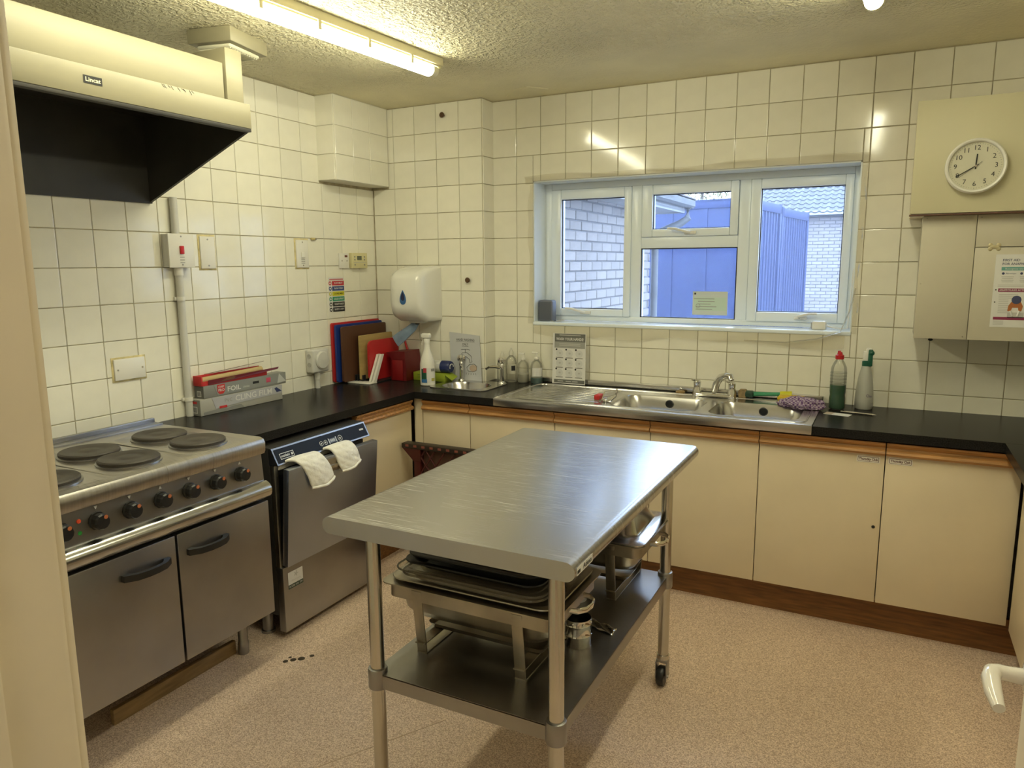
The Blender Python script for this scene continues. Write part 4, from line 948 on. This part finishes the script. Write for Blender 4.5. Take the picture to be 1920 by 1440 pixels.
mk('white_swirl', G().tube([(.599, -.206+.020*math.cos(a), CT+.0875+.018*math.sin(a)) for a in [k*.45 for k in range(9)]], .003, 6), PAPER, t)
# hand washing sign leaning on the pillar
def leaning(name, label, x0, x1, yb, yt, h, cat='sign', roll=0):
    a = math.asin((yt-yb)/h); c = Vector(((x0+x1)/2, yb, CT+.001))
    t = thing(name, label, cat, c); Xv = Vector((math.cos(roll), 0, math.sin(roll))); Yv = Vector((-math.sin(roll)*math.cos(a), math.sin(a), math.cos(roll)*math.cos(a))); Zv = Xv.cross(Yv)
    m3 = Matrix((Xv, Yv, Zv)).transposed()
    def at(u, v, k=.0012): return c+Xv*u+Yv*v+Zv*k
    return t, m3, at
t, m3, at = leaning('hand_washing_sign', 'paper sign reading hand washing only behind the basin taps', .565, .775, -.151, -.1365, .292, roll=-.0)
g = G().prism([(-.105, 0), (.105, 0), (.085, .272), (-.125, .288)], 'z', 0, .001); g.xf(ori4(m3, at(0, .002, 0))); mk('sheet', g, M('paper_cool', (.56, .57, .60), .6), t)
text('HAND WASHING', .015, INK, t, at(-.012, .245), m3, .125, .01); text('ONLY', .015, INK, t, at(-.012, .218), m3, .042, .01)
dec('underline', m3, at(-.012, .234), .128, .0015, INK, t, .0003); dec('underline', m3, at(-.012, .207), .045, .0015, INK, t, .0003)
def line(pts, r=.0014, mat=INK, nm='drawing_line'):
    mk(nm, G().tube([at(u, v, .0014) for u, v in pts], r, 5), mat, t)
line([(-.04, .186), (.0, .190), (.02, .186)]); line([(-.012, .188), (-.012, .170)]); line([(-.045, .15), (-.03, .168), (.0, .17), (.03, .150), (.036, .115), (.022, .108), (.018, .13), (-.005, .145), (-.04, .138), (-.045, .15)])
line([(.02, .10), (.05, .105), (.07, .09), (.066, .065), (.04, .055), (.01, .06), (.0, .08), (.02, .10)])
g = G().lathe([(.026, 0), (.026, .0003)], (0, 0, 0), 16); g.xf(ori4(m3, at(.045, .078)) @ Matrix.Diagonal((1, .8, 1, 1))); mk('hand_shape', g, M('print_skin', (.52, .40, .32), .6), t)
for k in range(5): line([(.0+k*.015, .05), (-.004+k*.017, .038)], .001)
# soap bottles
SOAPC = thin_glass('clear_bottle', (.97, .97, .95), haze=.14, hcol=(.86, .84, .76), rough=.05, gl=.7)
def soap(label, x, y, r, h, pump, liquid=None, lh=.0, lab=None):
    t = thing('soap_bottle', label, 'soap bottle', (x, y, CT), 0, 'soap bottles by the hand basin')
    lathe_obj('body', [(r*.92, 0), (r, .006), (r, h*.62), (r*.85, h*.74), (r*.38, h*.84), (r*.36, h*.88)], x, y, SOAPC, t, 22)
    if liquid: lathe_obj('liquid', [(r*.88, .003), (r*.96, .008), (r*.96, lh), (0, lh)], x, y, liquid, t, 22)
    if pump:
        lathe_obj('pump', [(r*.42, h*.87), (r*.42, h*.93), (r*.16, h*.95), (r*.14, h*1.08)], x, y, WHITE, t, 16)
        mk('nozzle', G().box(x-.030, x+.010, y-.006, y+.006, CT+h*1.07, CT+h*1.07+.010, .003), WHITE, t)
    else: lathe_obj('cap', [(r*.42, h*.87), (r*.40, h*.96), (r*.2, h*1.02), (r*.12, h*1.08), (0, h*1.085)], x, y, M('clear_cap', (.62, .60, .52), .2), t, 16)
    if lab: wrap('label', x, y, r*1.02, h*.28, h*.58, A0-.9, A0+.9, lab, t)
    return t
soap('clear bottle half hidden behind the right basin tap', .862, -.055, .032, .165, False)
s = soap('clear bottle with a black oval on its label', .925, -.060, .034, .185, False, lab=M('label_cream', (.62, .60, .50), .5))
wrap('black_oval', .925, -.060, .0355, .07, .10, A0-.1, A0+.6, INK, s)
soap('clear pump bottle with a little cloudy soap and no label', 1.003, -.058, .034, .155, True, M('cloudy_soap', (.55, .54, .46), .3), .05)
soap('pump bottle with white label and teal soap at the bottom', 1.092, -.062, .035, .165, True, M('teal_soap', (.02, .11, .12), .2), .035, PAPER)
# wash your hands poster
t, m3, at = leaning('wash_hands_poster', 'grey wash your hands poster standing on the draining board', 1.188, 1.392, -.052, -.040, .292)
tz = .004+.0
at0 = at
def at(u, v, k=.0012): return at0(u, v+.007, k)
dec('sheet', m3, at(0, .146, 0), .204, .290, PAPER, t, .001)
dec('header', m3, at(.004, .266), .188, .046, M('poster_dark', (.14, .14, .13), .6), t); dec('subheader', m3, at(.003, .225), .188, .036, M('poster_mid', (.33, .33, .31), .6), t)
text('WASH YOUR HANDS!', .016, PAPER, t, at(.004, .258, .002), m3, .168, .02)
for v in (.281, .231, .222): dec('small_print', m3, at(.004, v, .002), .13, .004, PAPERM, t, .0003)
for i in range(3):
    for j in range(3):
        u, v = -.058+i*.060, .176-j*.056
        mk('picture_disc', G().lathe([(.022, 0), (.022, .0004)], (0, 0, 0), 18).xf(ori4(m3, at(u, v))), M('poster_disc', (.62, .62, .61), .6), t)
        mk('hand_icon', G().sph((0, 0, 0), .011, (1, .8, .05), 10).sph((.006, .008, 0), .006, (.6, 1.2, .05), 8).xf(ori4(m3, at(u+.002, v+.001))), PAPERM, t)
        mk('step_number', G().lathe([(.0055, 0), (.0055, .0004)], (0, 0, 0), 12).xf(ori4(m3, at(u-.020, v+.022))), INK, t)
        dec('caption', m3, at(u, v-.025), .044, .0055, PAPERG, t)
dec('footer', m3, at(.004, .016), .188, .020, MATS['poster_dark'], t)
for u in (-.05, .0, .04): dec('footer_print', m3, at(u, .016, .002), .034, .005, PAPERM, t, .0003)
# things on the sink
t = thing('red_peeler', 'small red handled peeler on the draining board', 'peeler', (1.63, -.45, ST))
mk('handle', G().box(1.600, 1.632, -.462, -.398, ST+.001, ST+.030, .008, 3), RED, t); mk('blade', G().tube([(1.63, -.455, ST+.006), (1.648, -.47, ST+.008), (1.652, -.44, ST+.050)], [.005, .004, .003], 8), CHROME, t)
g = G().tube([(1.655, -.475, ST+.006), (1.690, -.47, ST+.006), (1.715, -.455, ST+.03), (1.72, -.45, ST+.062)], [.007, .006, .005, .004], 10).sph((1.67, -.475, ST+.008), .009, n=10).sph((1.72, -.45, ST+.062), .005, n=8)
solo('bottle_opener', g, CHROME, 'shiny bent metal opener lying next to the red peeler', 'opener')
t = thing('sink_plug', 'tan round sink plug resting on the back of the sink', 'plug', (1.942, -.065, ST))
mk('disc', G().lathe([(.024, ST+.0005), (.025, ST+.008), (.020, ST+.014), (0, ST+.015)], (1.942, -.065, 0), 20), M('plug_tan', (.30, .20, .08), .5), t); mk('ring', G().tube([(1.942+.008*math.cos(a), -.065, ST+.020+.008*math.sin(a)) for a in [k*PI/6 for k in range(12)]], .0015, 6, closed=True), CHROME, t)
t = thing('dish_brush', 'green handled washing up brush with yellow end behind the sink', 'brush', (2.36, -.075, ST))
mk('bristles', G().box(2.245, 2.285, -.10, -.045, ST+.001, ST+.045, .010, 3), M('bristle_tan', (.28, .20, .10), .9, noise=.4, ns=60), t)
mk('head', G().box(2.262, 2.32, -.098, -.05, ST+.008, ST+.040, .010, 3), M('dark_green', (.015, .06, .035), .4), t)
mk('handle', G().tube([(2.31, -.075, ST+.025), (2.38, -.07, ST+.028), (2.455, -.065, ST+.032)], [.012, .010, .010], 10), M('mid_green', (.03, .26, .12), .35), t)
mk('yellow_end', G().tube([(2.445, -.066, ST+.032), (2.50, -.062, ST+.034)], [.015, .016], 10), M('yellow_plastic', (.62, .60, .02), .4), t)
SPG = M('yellow_sponge', (.62, .43, .03), .9, noise=.12, ns=40, bump=.3, bs=120)
for k, lab in enumerate(('lower yellow sponge cloth folded behind the right bowl', 'upper yellow sponge cloth under the brush end')):
    g = G().box(-.06, .06, -.035, .035, 0, .018, .006, 3).xf(Matrix.Translation((2.505, -.135, ST+.0008+k*.0185)) @ Matrix.Rotation(.08-.1*k, 4, 'Z'))
    solo('sponge', g, SPG, lab, 'sponge', 'yellow sponges by the sink')
def check_mat():
    mt = bpy.data.materials.new('purple_check'); mt.use_nodes = True; N = mt.node_tree.nodes; Lk = mt.node_tree.links; b = N['Principled BSDF']
    tc = N.new('ShaderNodeTexCoord'); c = N.new('ShaderNodeTexChecker'); c.inputs['Scale'].default_value = 110
    c.inputs['Color1'].default_value = (.12, .055, .16, 1); c.inputs['Color2'].default_value = (.42, .34, .42, 1)
    Lk.new(tc.outputs['Object'], c.inputs[0]); Lk.new(c.outputs[0], b.inputs['Base Color']); b.inputs['Roughness'].default_value = .95
    return mt
from mathutils import noise as MN
g = G()
bmesh.ops.create_icosphere(g.bm, subdivisions=5, radius=1)
for v in g.bm.verts:
    c = v.co.copy(); n_ = MN.fractal(c*1.7+Vector((3, 1, 2)), 1.0, 2.0, 4); rdg = 1-abs(MN.noise(c*3.1+Vector((7, 2, 9))))*1.4
    rr_ = 1+.30*n_+.18*rdg
    v.co = Vector((c.x*.085*rr_, c.y*.055*rr_, max(-.2, c.z)*.036*rr_+.008))
g.xf(Matrix.Translation((2.56, -.215, ST+.004)) @ Matrix.Rotation(-.12, 4, 'Z'))
solo('dish_cloth', g, check_mat(), 'crumpled purple checked dish cloth on the sink corner', 'cloth', smooth=80)
# right of the sink
t = thing('washing_up_bottle', 'clear washing up liquid bottle half full of green liquid with red cap', 'bottle', (2.712, -.155, CT))
X, Y = 2.712, -.155
PET = thin_glass('clear_pet', (.97, .98, .97), haze=.10, hcol=(.82, .82, .76), rough=.04, gl=.7)
lathe_obj('body', [(.032, 0), (.036, .006), (.036, .055), (.034, .07), (.036, .085), (.036, .17), (.034, .20), (.024, .225), (.016, .236), (.015, .243)], X, Y, PET, t, 26)
lathe_obj('liquid', [(.030, .003), (.0345, .008), (.0345, .055), (.0325, .07), (.0345, .085), (.0345, .118), (0, .118)], X, Y, M('green_liquid', (.004, .10, .035), .08, spec=.6), t, 26)
for z in (.13, .145, .16, .175): lathe_obj('grip_ring', [(.0362, z-.002), (.0372, z), (.0362, z+.002)], X, Y, PET, t, 26)
lathe_obj('cap', [(.019, .240), (.019, .258), (.012, .262), (.010, .272), (.006, .274)], X, Y, M('red_cap', (.50, .015, .02), .35), t, 18)
mk('flip_top', G().box(X-.010, X+.004, Y-.008, Y+.008, CT+.272, CT+.280, .003), MATS['red_cap'], t)
t = thing('trigger_bottle', 'milky white trigger spray bottle with green head by the tiles', 'spray bottle', (2.825, -.085, CT))
X, Y = 2.825, -.085
lathe_obj('body', [(.036, 0), (.040, .006), (.040, .05), (.037, .10), (.029, .16), (.020, .20), (.016, .212)], X, Y, M('milky_plastic', (.58, .58, .53), .35, trans=.15), t, 24)
lathe_obj('collar', [(.019, .205), (.019, .226), (.015, .230)], X, Y, M('bottle_green', (.01, .10, .06), .35), t, 18)
hd_ = mk('head', G().box(X-.016, X+.012, Y-.011, Y+.011, CT+.228, CT+.275, .005).box(X-.004, X+.022, Y-.012, Y+.012, CT+.255, CT+.290, .006), WHITE, t)
mk('trigger', G().box(X+.006, X+.026, Y-.020, Y-.006, CT+.205, CT+.285, .005).sph((X+.020, Y-.012, CT+.268), .013, n=10), MATS['bottle_green'], t)
wl_ = wrap('label', X, Y, .0404, .018, .034, A0+.2, A0+1.0, PAPERM, t)
text('Che', .014, M('label_purple', (.12, .06, .16), .6), t, (X+.021, Y-.0385, CT+.068), ORI['B'], .024)
t = thing('paper_card', 'small white card lying on the worktop', 'card', (2.73, -.29, CT))
g = G().box(-.055, .055, -.028, .028, 0, .001).xf(Matrix.Translation((2.725, -.285, CT+.0006)) @ Matrix.Rotation(-.25, 4, 'Z')); mk('card', g, PAPER, t)
g = G().box(-.055, -.02, -.026, .026, .001, .0014).xf(Matrix.Translation((2.725, -.285, CT+.0006)) @ Matrix.Rotation(-.25, 4, 'Z')); mk('printed_band', g, M('card_print', (.45, .36, .28), .6), t)
t = thing('steel_pen', 'slim metal pen lying on the worktop beside the card', 'pen', (2.8, -.245, CT))
mk('barrel', G().cyl((2.735, -.228, CT+.005), (2.868, -.252, CT+.005), .0045, n=12), CHROME, t); mk('tip', G().cyl((2.868, -.252, CT+.005), (2.884, -.255, CT+.005), .004, .001, n=12), SSD, t)
# sill things
t = thing('grey_speaker', 'small dark grey speaker standing on the window sill', 'speaker', (1.09, .06, WZ0+.016))
mk('case', G().box(1.058, 1.148, .035, .10, WZ0+.017, WZ0+.140, .012, 3), M('speaker_grey', (.16, .17, .21), .6), t); mk('grille', G().box(1.066, 1.14, .0335, .036, WZ0+.026, WZ0+.130, .001), M('grille_grey', (.11, .12, .15), .8, bump=.4, bs=300), t)
t = thing('key_bunch', 'small bunch of keys on the window sill', 'keys', (1.16, .03, WZ0+.016))
mk('key_ring', G().tube([(1.155+.014*math.cos(a), .02+.012*math.sin(a), WZ0+.019) for a in [k*PI/8 for k in range(16)]], .0016, 6, closed=True), CHROME, t)
for k in range(3):
    a = -.3+k*.4; p0 = Vector((1.165, .02, WZ0+.020+.003*k))
    mk('key', G().sph(p0+Vector((.012*math.cos(a), .012*math.sin(a), 0)), .011, (1, 1, .12), 10).box(0, .045, -.003, .003, -.001, .001, M4=Matrix.Translation(p0+Vector((.018*math.cos(a), .018*math.sin(a), 0))) @ Matrix.Rotation(a, 4, 'Z')), CHROME, t)
t = thing('plug_adapter', 'white plug adapter with trailing cable on the window sill', 'plug', (2.64, .06, WZ0+.016))
z = WZ0+.0165
mk('adapter', G().box(2.565, 2.63, .035, .085, z, z+.042, .008, 3), WHITE, t); mk('grey_face', G().box(2.560, 2.566, .04, .08, z+.004, z+.036, .001), M('adapter_grey', (.35, .36, .38), .5), t)
mk('cable', G().tube([(2.63, .06, z+.02), (2.66, .05, z+.012), (2.69, .07, z+.006), (2.725, .09, z+.006), (2.728, .10, z+.10), (2.735, .11, z+.30)], .0035, 8), WHITE, t)

# ================================================================ WALL CUPBOARDS AND CLOCK (right)
t = thing('wall_cupboard', 'plain cream boxed wall cupboard carrying the clock', 'cupboard', (3.47, -.18, 1.784))
mk('carcass', G().box(2.957, 3.984, -.338, -.007, 1.786, 2.236, .002), LAMI, t)
mk('front_panel', G().box(2.953, 3.985, -.352, -.339, 1.789, 2.238, .0015), M('cream_panel', (.58, .54, .36), .5, noise=.04, ns=3), t)
mk('bottom_edge', G().box(2.951, 3.985, -.350, -.33, 1.780, 1.787, .001), BROWN, t)
t = thing('wall_cupboard', 'plain cream panelled cupboard with the first aid poster on its door', 'cupboard', (3.49, -.16, 1.27))
PNL = M('cream_board', (.56, .52, .41), .5, noise=.05, ns=3)
mk('carcass', G().box(3.008, 3.984, -.288, -.007, 1.270, 1.783), PNL, t)
mk('side_board', G().box(3.004, 3.199, -.302, -.289, 1.268, 1.780, .001), PNL, t)
mk('top_board', G().box(3.2015, 3.984, -.302, -.289, 1.651, 1.780, .001), PNL, t)
dr = mk('cupboard_door', G().box(3.2015, 3.984, -.302, -.289, 1.268, 1.648, .001), PNL, t)
g = G()
for sx in (-1, 1):
    for sz in (-1, 1): g.sph((3.268+sx*.014, -.303, 1.650+sz*.007), .009, (1, .2, 1), 10)
g.box(3.252, 3.284, -.3045, -.302, 1.643, 1.657, .001); mk('butterfly_hinge', g, M('hinge_cream', (.55, .48, .30), .4, .4), t)
for (x, z) in ((3.02, 1.772), (3.185, 1.772), (3.215, 1.77), (3.015, 1.50), (3.185, 1.28)): mk('screw_cap', G().lathe([(.003, 0), (.003, .0008)], (x, -.3018, z), 8, '-Y'), SSD, t)
mk('latch', G().sph((3.07, -.285, 1.262), .010, (1, 1, .6), 10), BLACK, t)
ckx, ckz = 3.171, 1.967
t = thing('wall_clock', 'round white wall clock with black numerals', 'clock', (ckx, -.352, ckz))
mk('case', G().lathe([(.098, 0), (.104, .004), (.107, .020), (.106, .034), (.101, .040), (.095, .038), (.0925, .026), (.092, .018)], (ckx, -.352, ckz), 56, '-Y'), M('clock_white', (.82, .80, .74), .25), t, smooth=60)
mk('dial', G().lathe([(.093, .0), (.093, .024), (0, .024)], (ckx, -.352, ckz), 48, '-Y'), M('dial_cream', (.76, .73, .60), .5), t)
cy = -.352-.0246
for k in range(1, 13):
    a = PI/2-k*PI/6; text(str(k), .019, INK, t, (ckx+.070*math.cos(a), cy, ckz+.070*math.sin(a)), 'B', name='numeral')
for k in range(60):
    a = k*PI/30; L_ = .006 if k % 5 == 0 else .003
    mk('tick', G().box(.084, .084+L_, -.0004, .0004, 0, .0004, M4=ori4('B', (ckx, cy, ckz)) @ Matrix.Rotation(a, 4, 'Z')), INK, t)
def hand(nm, ang, L_, w, k, back=.012, mat=INK):
    mk(nm, G().box(-w/2, w/2, -back, L_, 0, .0006, M4=ori4('B', (ckx, cy-k, ckz)) @ Matrix.Rotation(-ang, 4, 'Z')), mat, t)
hand('hour_hand', math.radians(3), .046, .0045, .002); hand('minute_hand', math.radians(239), .076, .0032, .003); hand('second_hand', math.radians(232), .070, .001, .004, .026)
mk('hub', G().lathe([(.004, 0), (.004, .005), (0, .0055)], (ckx, cy, ckz), 12, '-Y'), M('hub_pale', (.6, .5, .4), .4), t)
mk('lens', G().lathe([(.095, .0), (0, .0)], (ckx, -.352-.034, ckz), 40, '-Y'), thin_glass('clock_glass', (.98, .98, .97), gl=.5), t)
# first aid poster
t = thing('first_aid_poster', 'first aid for anaphylaxis poster pinned to the lower cupboard door', 'poster', (3.385, -.303, 1.32))
px0, pw, pz0, ph = 3.277, .21, 1.325, .295; yy = -.3026
def pa(u, v, k=.0008): return (px0+u, yy-k, pz0+v)
dec('sheet', 'B', (px0+pw/2, yy, pz0+ph/2), pw, ph, PAPER, t, .0006)
NAVY = M('poster_navy', (.05, .06, .14), .6); TEAL = M('poster_teal', (.14, .36, .32), .6); MAR = M('poster_maroon', (.26, .03, .09), .6)
text('FIRST AID', .010, NAVY, t, pa(.024, .271), 'B', .058, .015, 'LEFT'); text('FOR ANAPHYLAXIS', .010, NAVY, t, pa(.024, .256), 'B', .115, .015, 'LEFT')
bnd = dec('teal_band', 'B', pa(.115, .237), .185, .014, TEAL, t, .0003); text('Recognise the signs', .008, PAPER, bnd, pa(.035, .237, .0014), 'B', .085, 0, 'LEFT')
for i, s in enumerate(('Airways', 'Breathing', 'Circulation')):
    u = .030+i*.062; mk('bullet', G().lathe([(.005, 0), (.005, .0003)], pa(u, .218), 12, '-Y'), NAVY, t); text(s, .006, NAVY, t, pa(u+.008, .218), 'B', .036, 0, 'LEFT')
    for k in range(4): dec('text_line', 'B', pa(u+.016, .205-k*.007), .042-.004*(k % 2), .0022, PAPERM, t, .0002)
for k in range(2): dec('text_line', 'B', pa(.10, .172-k*.006), .17, .0022, PAPERM, t, .0002)
bnd = dec('maroon_band', 'B', pa(.113, .151), .190, .014, MAR, t, .0003); text('ANAPHYLAXIS ACTION', .008, PAPER, bnd, pa(.022, .151, .0014), 'B', .098, .01, 'LEFT')
for k in range(11): dec('text_line', 'B', pa(.040 if k > 2 else .055, .134-k*.0075), .034 if k > 2 else .066, .0026, PAPERM, t, .0002)
for k in range(10): dec('text_line', 'B', pa(.16, .134-k*.009), .062, .0026, PAPERM, t, .0002)
mk('picture_top', G().prism([(px0+.058, pz0+.088), (px0+.070, pz0+.108), (px0+.098, pz0+.108), (px0+.108, pz0+.086), (px0+.104, pz0+.066), (px0+.094, pz0+.066), (px0+.092, pz0+.080), (px0+.072, pz0+.080), (px0+.068, pz0+.066), (px0+.056, pz0+.066)], 'y', yy-.0012, yy-.0008), M('poster_orange', (.42, .14, .04), .6), t)
mk('picture_head', G().lathe([(.017, 0), (.017, .0003)], pa(.084, .112, .0013), 18, '-Y'), NAVY, t)
dec('picture_grey', 'B', pa(.085, .050), .056, .022, PAPERM, t, .0003)
for u in (.066, .097): mk('picture_arm', G().tube([pa(u, .068, .0012), pa(u+(.008 if u < .08 else -.006), .046, .0012)], .004, 6), PAPER, t)
dec('foot_band', 'B', pa(.107, .036), .195, .012, MAR, t, .0003)
for k in range(4): dec('text_line', 'B', pa(.028, .026-k*.005), .036, .0022, PAPERM, t, .0002)
for v in (.152, .102): mk('punch_hole', G().lathe([(.0028, 0), (.0028, .0003)], pa(.010, v), 10, '-Y'), INK, t)

# ================================================================ OUTSIDE
g = G().box(-14, 18, .25, 40, -.35, -.15); struct('ground', g, M('tarmac', (.16, .16, .17), .9, noise=.2, ns=12), 'grey tarmac yard outside the window', 'ground')
BRK = M('buff_brick', (.265, .228, .205), .9, noise=.10, ns=18, rnd=.10, bump=.2, bs=50); MORT = M('mortar', (.19, .175, .17), .95, noise=.1, ns=30)
bmesh_cache = {}
def brick_mesh(l, d, h, mat):
    k = (l, d, h, mat.name)
    if k not in bmesh_cache:
        g = G().box(-l/2, l/2, -d/2, d/2, -h/2, h/2, .004, 1); me = bpy.data.meshes.new('brick'); g.bm.to_mesh(me); g.bm.free(); me.materials.append(mat); bmesh_cache[k] = me
    return bmesh_cache[k]
def brick(parent, c, rz, me):
    o = bpy.data.objects.new('brick', me); COL.objects.link(o); o.parent = parent
    pl = Vector(parent.location); o.location = Vector(c)-pl+Vector((random.uniform(-.002, .002), random.uniform(-.002, .002), 0)); o.rotation_euler = (0, 0, rz)
# neighbouring wing, side wall at x = .8
wg = thing('brick_wing', 'buff brick wing of the building with white eaves beside the window', 'building', (0, 1.8, -.15))
mk('wall_core', G().box(-2.5, .790, .40, 3.135, -.15, 2.10), MORT, wg)
me = brick_mesh(.215, .03, .065, BRK)
for r in range(17):
    z = .90+r*.075; off = .1125 if r % 2 else 0
    for k in range(13):
        y = .45+off+k*.225
        if y < 3.05: brick(wg, (.789, y, z), PI/2, me)
for r in range(17):       # return end of the wing
    for k in range(3): brick(wg, (.69-k*.225-(.1125 if r % 2 else 0), 3.134, .90+r*.075), 0, me)
ES = M('eaves_white', (.36, .36, .37), .6, noise=.15, ns=6); EG = M('gutter_grey', (.10, .10, .105), .6, noise=.3, ns=8)
mk('soffit', G().box(.80, 1.07, .40, 3.38, 2.085, 2.100), ES, wg)
mk('fascia', G().box(1.05, 1.07, .40, 3.38, 2.072, 2.20).box(-.2, 1.07, 3.36, 3.38, 2.072, 2.20), ES, wg)
mk('gutter', G().prism([(1.075, 2.20), (1.075, 2.135), (1.095, 2.115), (1.14, 2.115), (1.16, 2.135), (1.16, 2.20), (1.152, 2.20), (1.150, 2.14), (1.085, 2.14), (1.083, 2.20)], 'y', .40, 3.42), EG, wg)
mk('downpipe', G().tube([(1.12, 3.30, 2.125), (1.12, 3.30, 2.02), (1.06, 3.26, 1.97), (.90, 3.21, 1.90), (.835, 3.19, 1.86), (.835, 3.19, 1.80), (.835, 3.19, -.15)], .036, 12), EG, wg)
mk('roof', G().prism([(1.16, 2.19), (1.16, 2.21), (-2.5, 3.7), (-2.5, 3.65)], 'y', .30, 3.45), M('roof_slate', (.16, .14, .14), .8, noise=.2, ns=9), wg)
# blue steel containers
BLU = M('container_blue', (.015, .031, .118), .5, noise=.08, ns=4)
def container(label, dist, depth, hz, width=4.2):
    th = math.radians(-7); t = thing('steel_container', label, 'container', (1.13, 6.44, -.15), th)
    H = hz+.15; y0 = dist; y1 = dist+depth
    mk('end_wall', G().box(-width, -.06, y0+.02, y0+.06, .1, H-.10), BLU, t, True)
    for k in range(9): mk('end_rib', G().box(-width+.1+k*.5, -width+.16+k*.5, y0+.008, y0+.022, .1, H-.12), BLU, t, True)
    mk('roof', G().box(-width, 0, y0, y1, H-.03, H), BLU, t, True)
    mk('top_rail', G().box(-width, .0, y0, y0+.08, H-.12, H, .004).box(-.06, .012, y0, y1, H-.13, H, .004), BLU, t, True)
    mk('corner_post', G().box(-.07, .012, y0-.005, y0+.09, 0, H+.012, .004).box(-.07, .012, y1-.09, y1, 0, H+.012, .004), BLU, t, True)
    n = int((depth-.18)/.15); pts = []
    for k in range(n):
        y = y0+.09+k*.15
        pts += [(y, -.04), (y+.06, -.04), (y+.075, 0), (y+.135, 0)]
    rings = [[Vector((x, y, z)) for y, x in pts] for z in (.05, H-.12)]
    mk('corrugated_side', G().loft(rings, closed=False), BLU, t, True, smooth=20)
    mk('base_rail', G().box(-width, .01, y0, y1, 0, .10), BLU, t, True)
container('blue steel container with its flat ribbed end facing the window', 0, 1.75, 2.45)
container('blue steel container with slightly lower roof behind the other', 1.80, 1.75, 2.42)
# far building
fb = thing('far_building', 'pale brick building with tiled roof across the yard', 'building', (2, 14.3, -.15))
mk('wall_core', G().box(-.2, 8, 14.31, 18.5, -.15, 2.62), MORT, fb)
PBR = M('pale_brick', (.30, .265, .26), .9, noise=.08, ns=9, rnd=.08)
me = brick_mesh(.215, .03, .065, PBR)
for r in range(28):
    z = .52+r*.075
    for k in range(9): brick(fb, (.70+k*.225+(.1125 if r % 2 else 0), 14.31, z), 0, me)
mk('lower_brickwork', G().box(-.2, .58, 14.295, 14.31, -.15, 2.6).box(2.75, 8, 14.295, 14.31, -.15, 2.6), PBR, fb)
mk('soffit', G().box(-.2, 8, 13.98, 14.31, 2.60, 2.62), M('soffit_dark', (.18, .18, .2), .8), fb)
mk('gutter', G().box(-.2, 8, 13.92, 14.02, 2.62, 2.71, .02), M('gutter_white', (.45, .46, .48), .4), fb)
RF = M('roof_tile', (.12, .12, .13), .8, noise=.15, ns=10, rnd=.15)
pitch = math.radians(25)
rfm = mk('roof_deck', G().prism([(13.98, 2.66), (18.5, 2.66+4.52*math.tan(pitch)), (18.5, 2.60+4.52*math.tan(pitch)), (13.98, 2.60)], 'x', -.2, 8), RF, fb)
g = G()
prof_ = [(-.086, .012), (-.06, .004), (-.03, .0), (.0, .004), (.025, .022), (.05, .034), (.075, .026), (.092, .012)]
rings = [[Vector((a, y, b_+dz)) for a, b_ in prof_] for y, dz in ((-.15, .022), (.15, .0))]
low = [[Vector((a, -.15, b_-.004)) for a, b_ in prof_]]
g.loft(low+rings, closed=False); bmesh.ops.recalc_face_normals(g.bm, faces=g.bm.faces)
rt = bpy.data.meshes.new('roof_tile'); g.bm.to_mesh(rt); g.bm.free(); rt.materials.append(RF)
for r in range(10):
    for k in range(18):
        o = bpy.data.objects.new('roof_tile', rt); COL.objects.link(o); o.parent = fb
        y = 14.05+r*.235; o.location = Vector((.02+k*.165, y, 2.69+(y-13.98)*math.tan(pitch)))-Vector(fb.location); o.rotation_euler = (pitch, 0, 0)
# a bare tree crown behind the containers
t = thing('garden_tree', 'autumn tree top showing above the blue container', 'tree', (-2.9, 21.0, -.15))
mk('trunk', G().tube([(-2.9, 21, -.15), (-2.9, 21, 2.6), (-2.8, 21, 3.9)], [.14, .10, .05], 8), M('bark', (.10, .08, .06), .9), t)
g = G(); rn = random.Random(5)
for k in range(900):
    c = Vector((rn.gauss(0, .6), rn.gauss(0, .6), rn.gauss(0, .45))); a = rn.uniform(0, 6); q = Matrix.Rotation(a, 3, Vector((rn.random()+.1, rn.random(), rn.random())).normalized())
    p = c+Vector((-2.6, 21, 4.0)); vs = [g.bm.verts.new(p+q @ Vector(v)) for v in ((-.05, 0, 0), (0, -.03, 0), (.06, 0, .01), (0, .03, 0))]; g.bm.faces.new(vs)
o = mk('foliage', g, M('autumn_leaf', (.30, .22, .10), .8, col2=(.16, .20, .10), ns=2), t); o['kind'] = 'stuff'
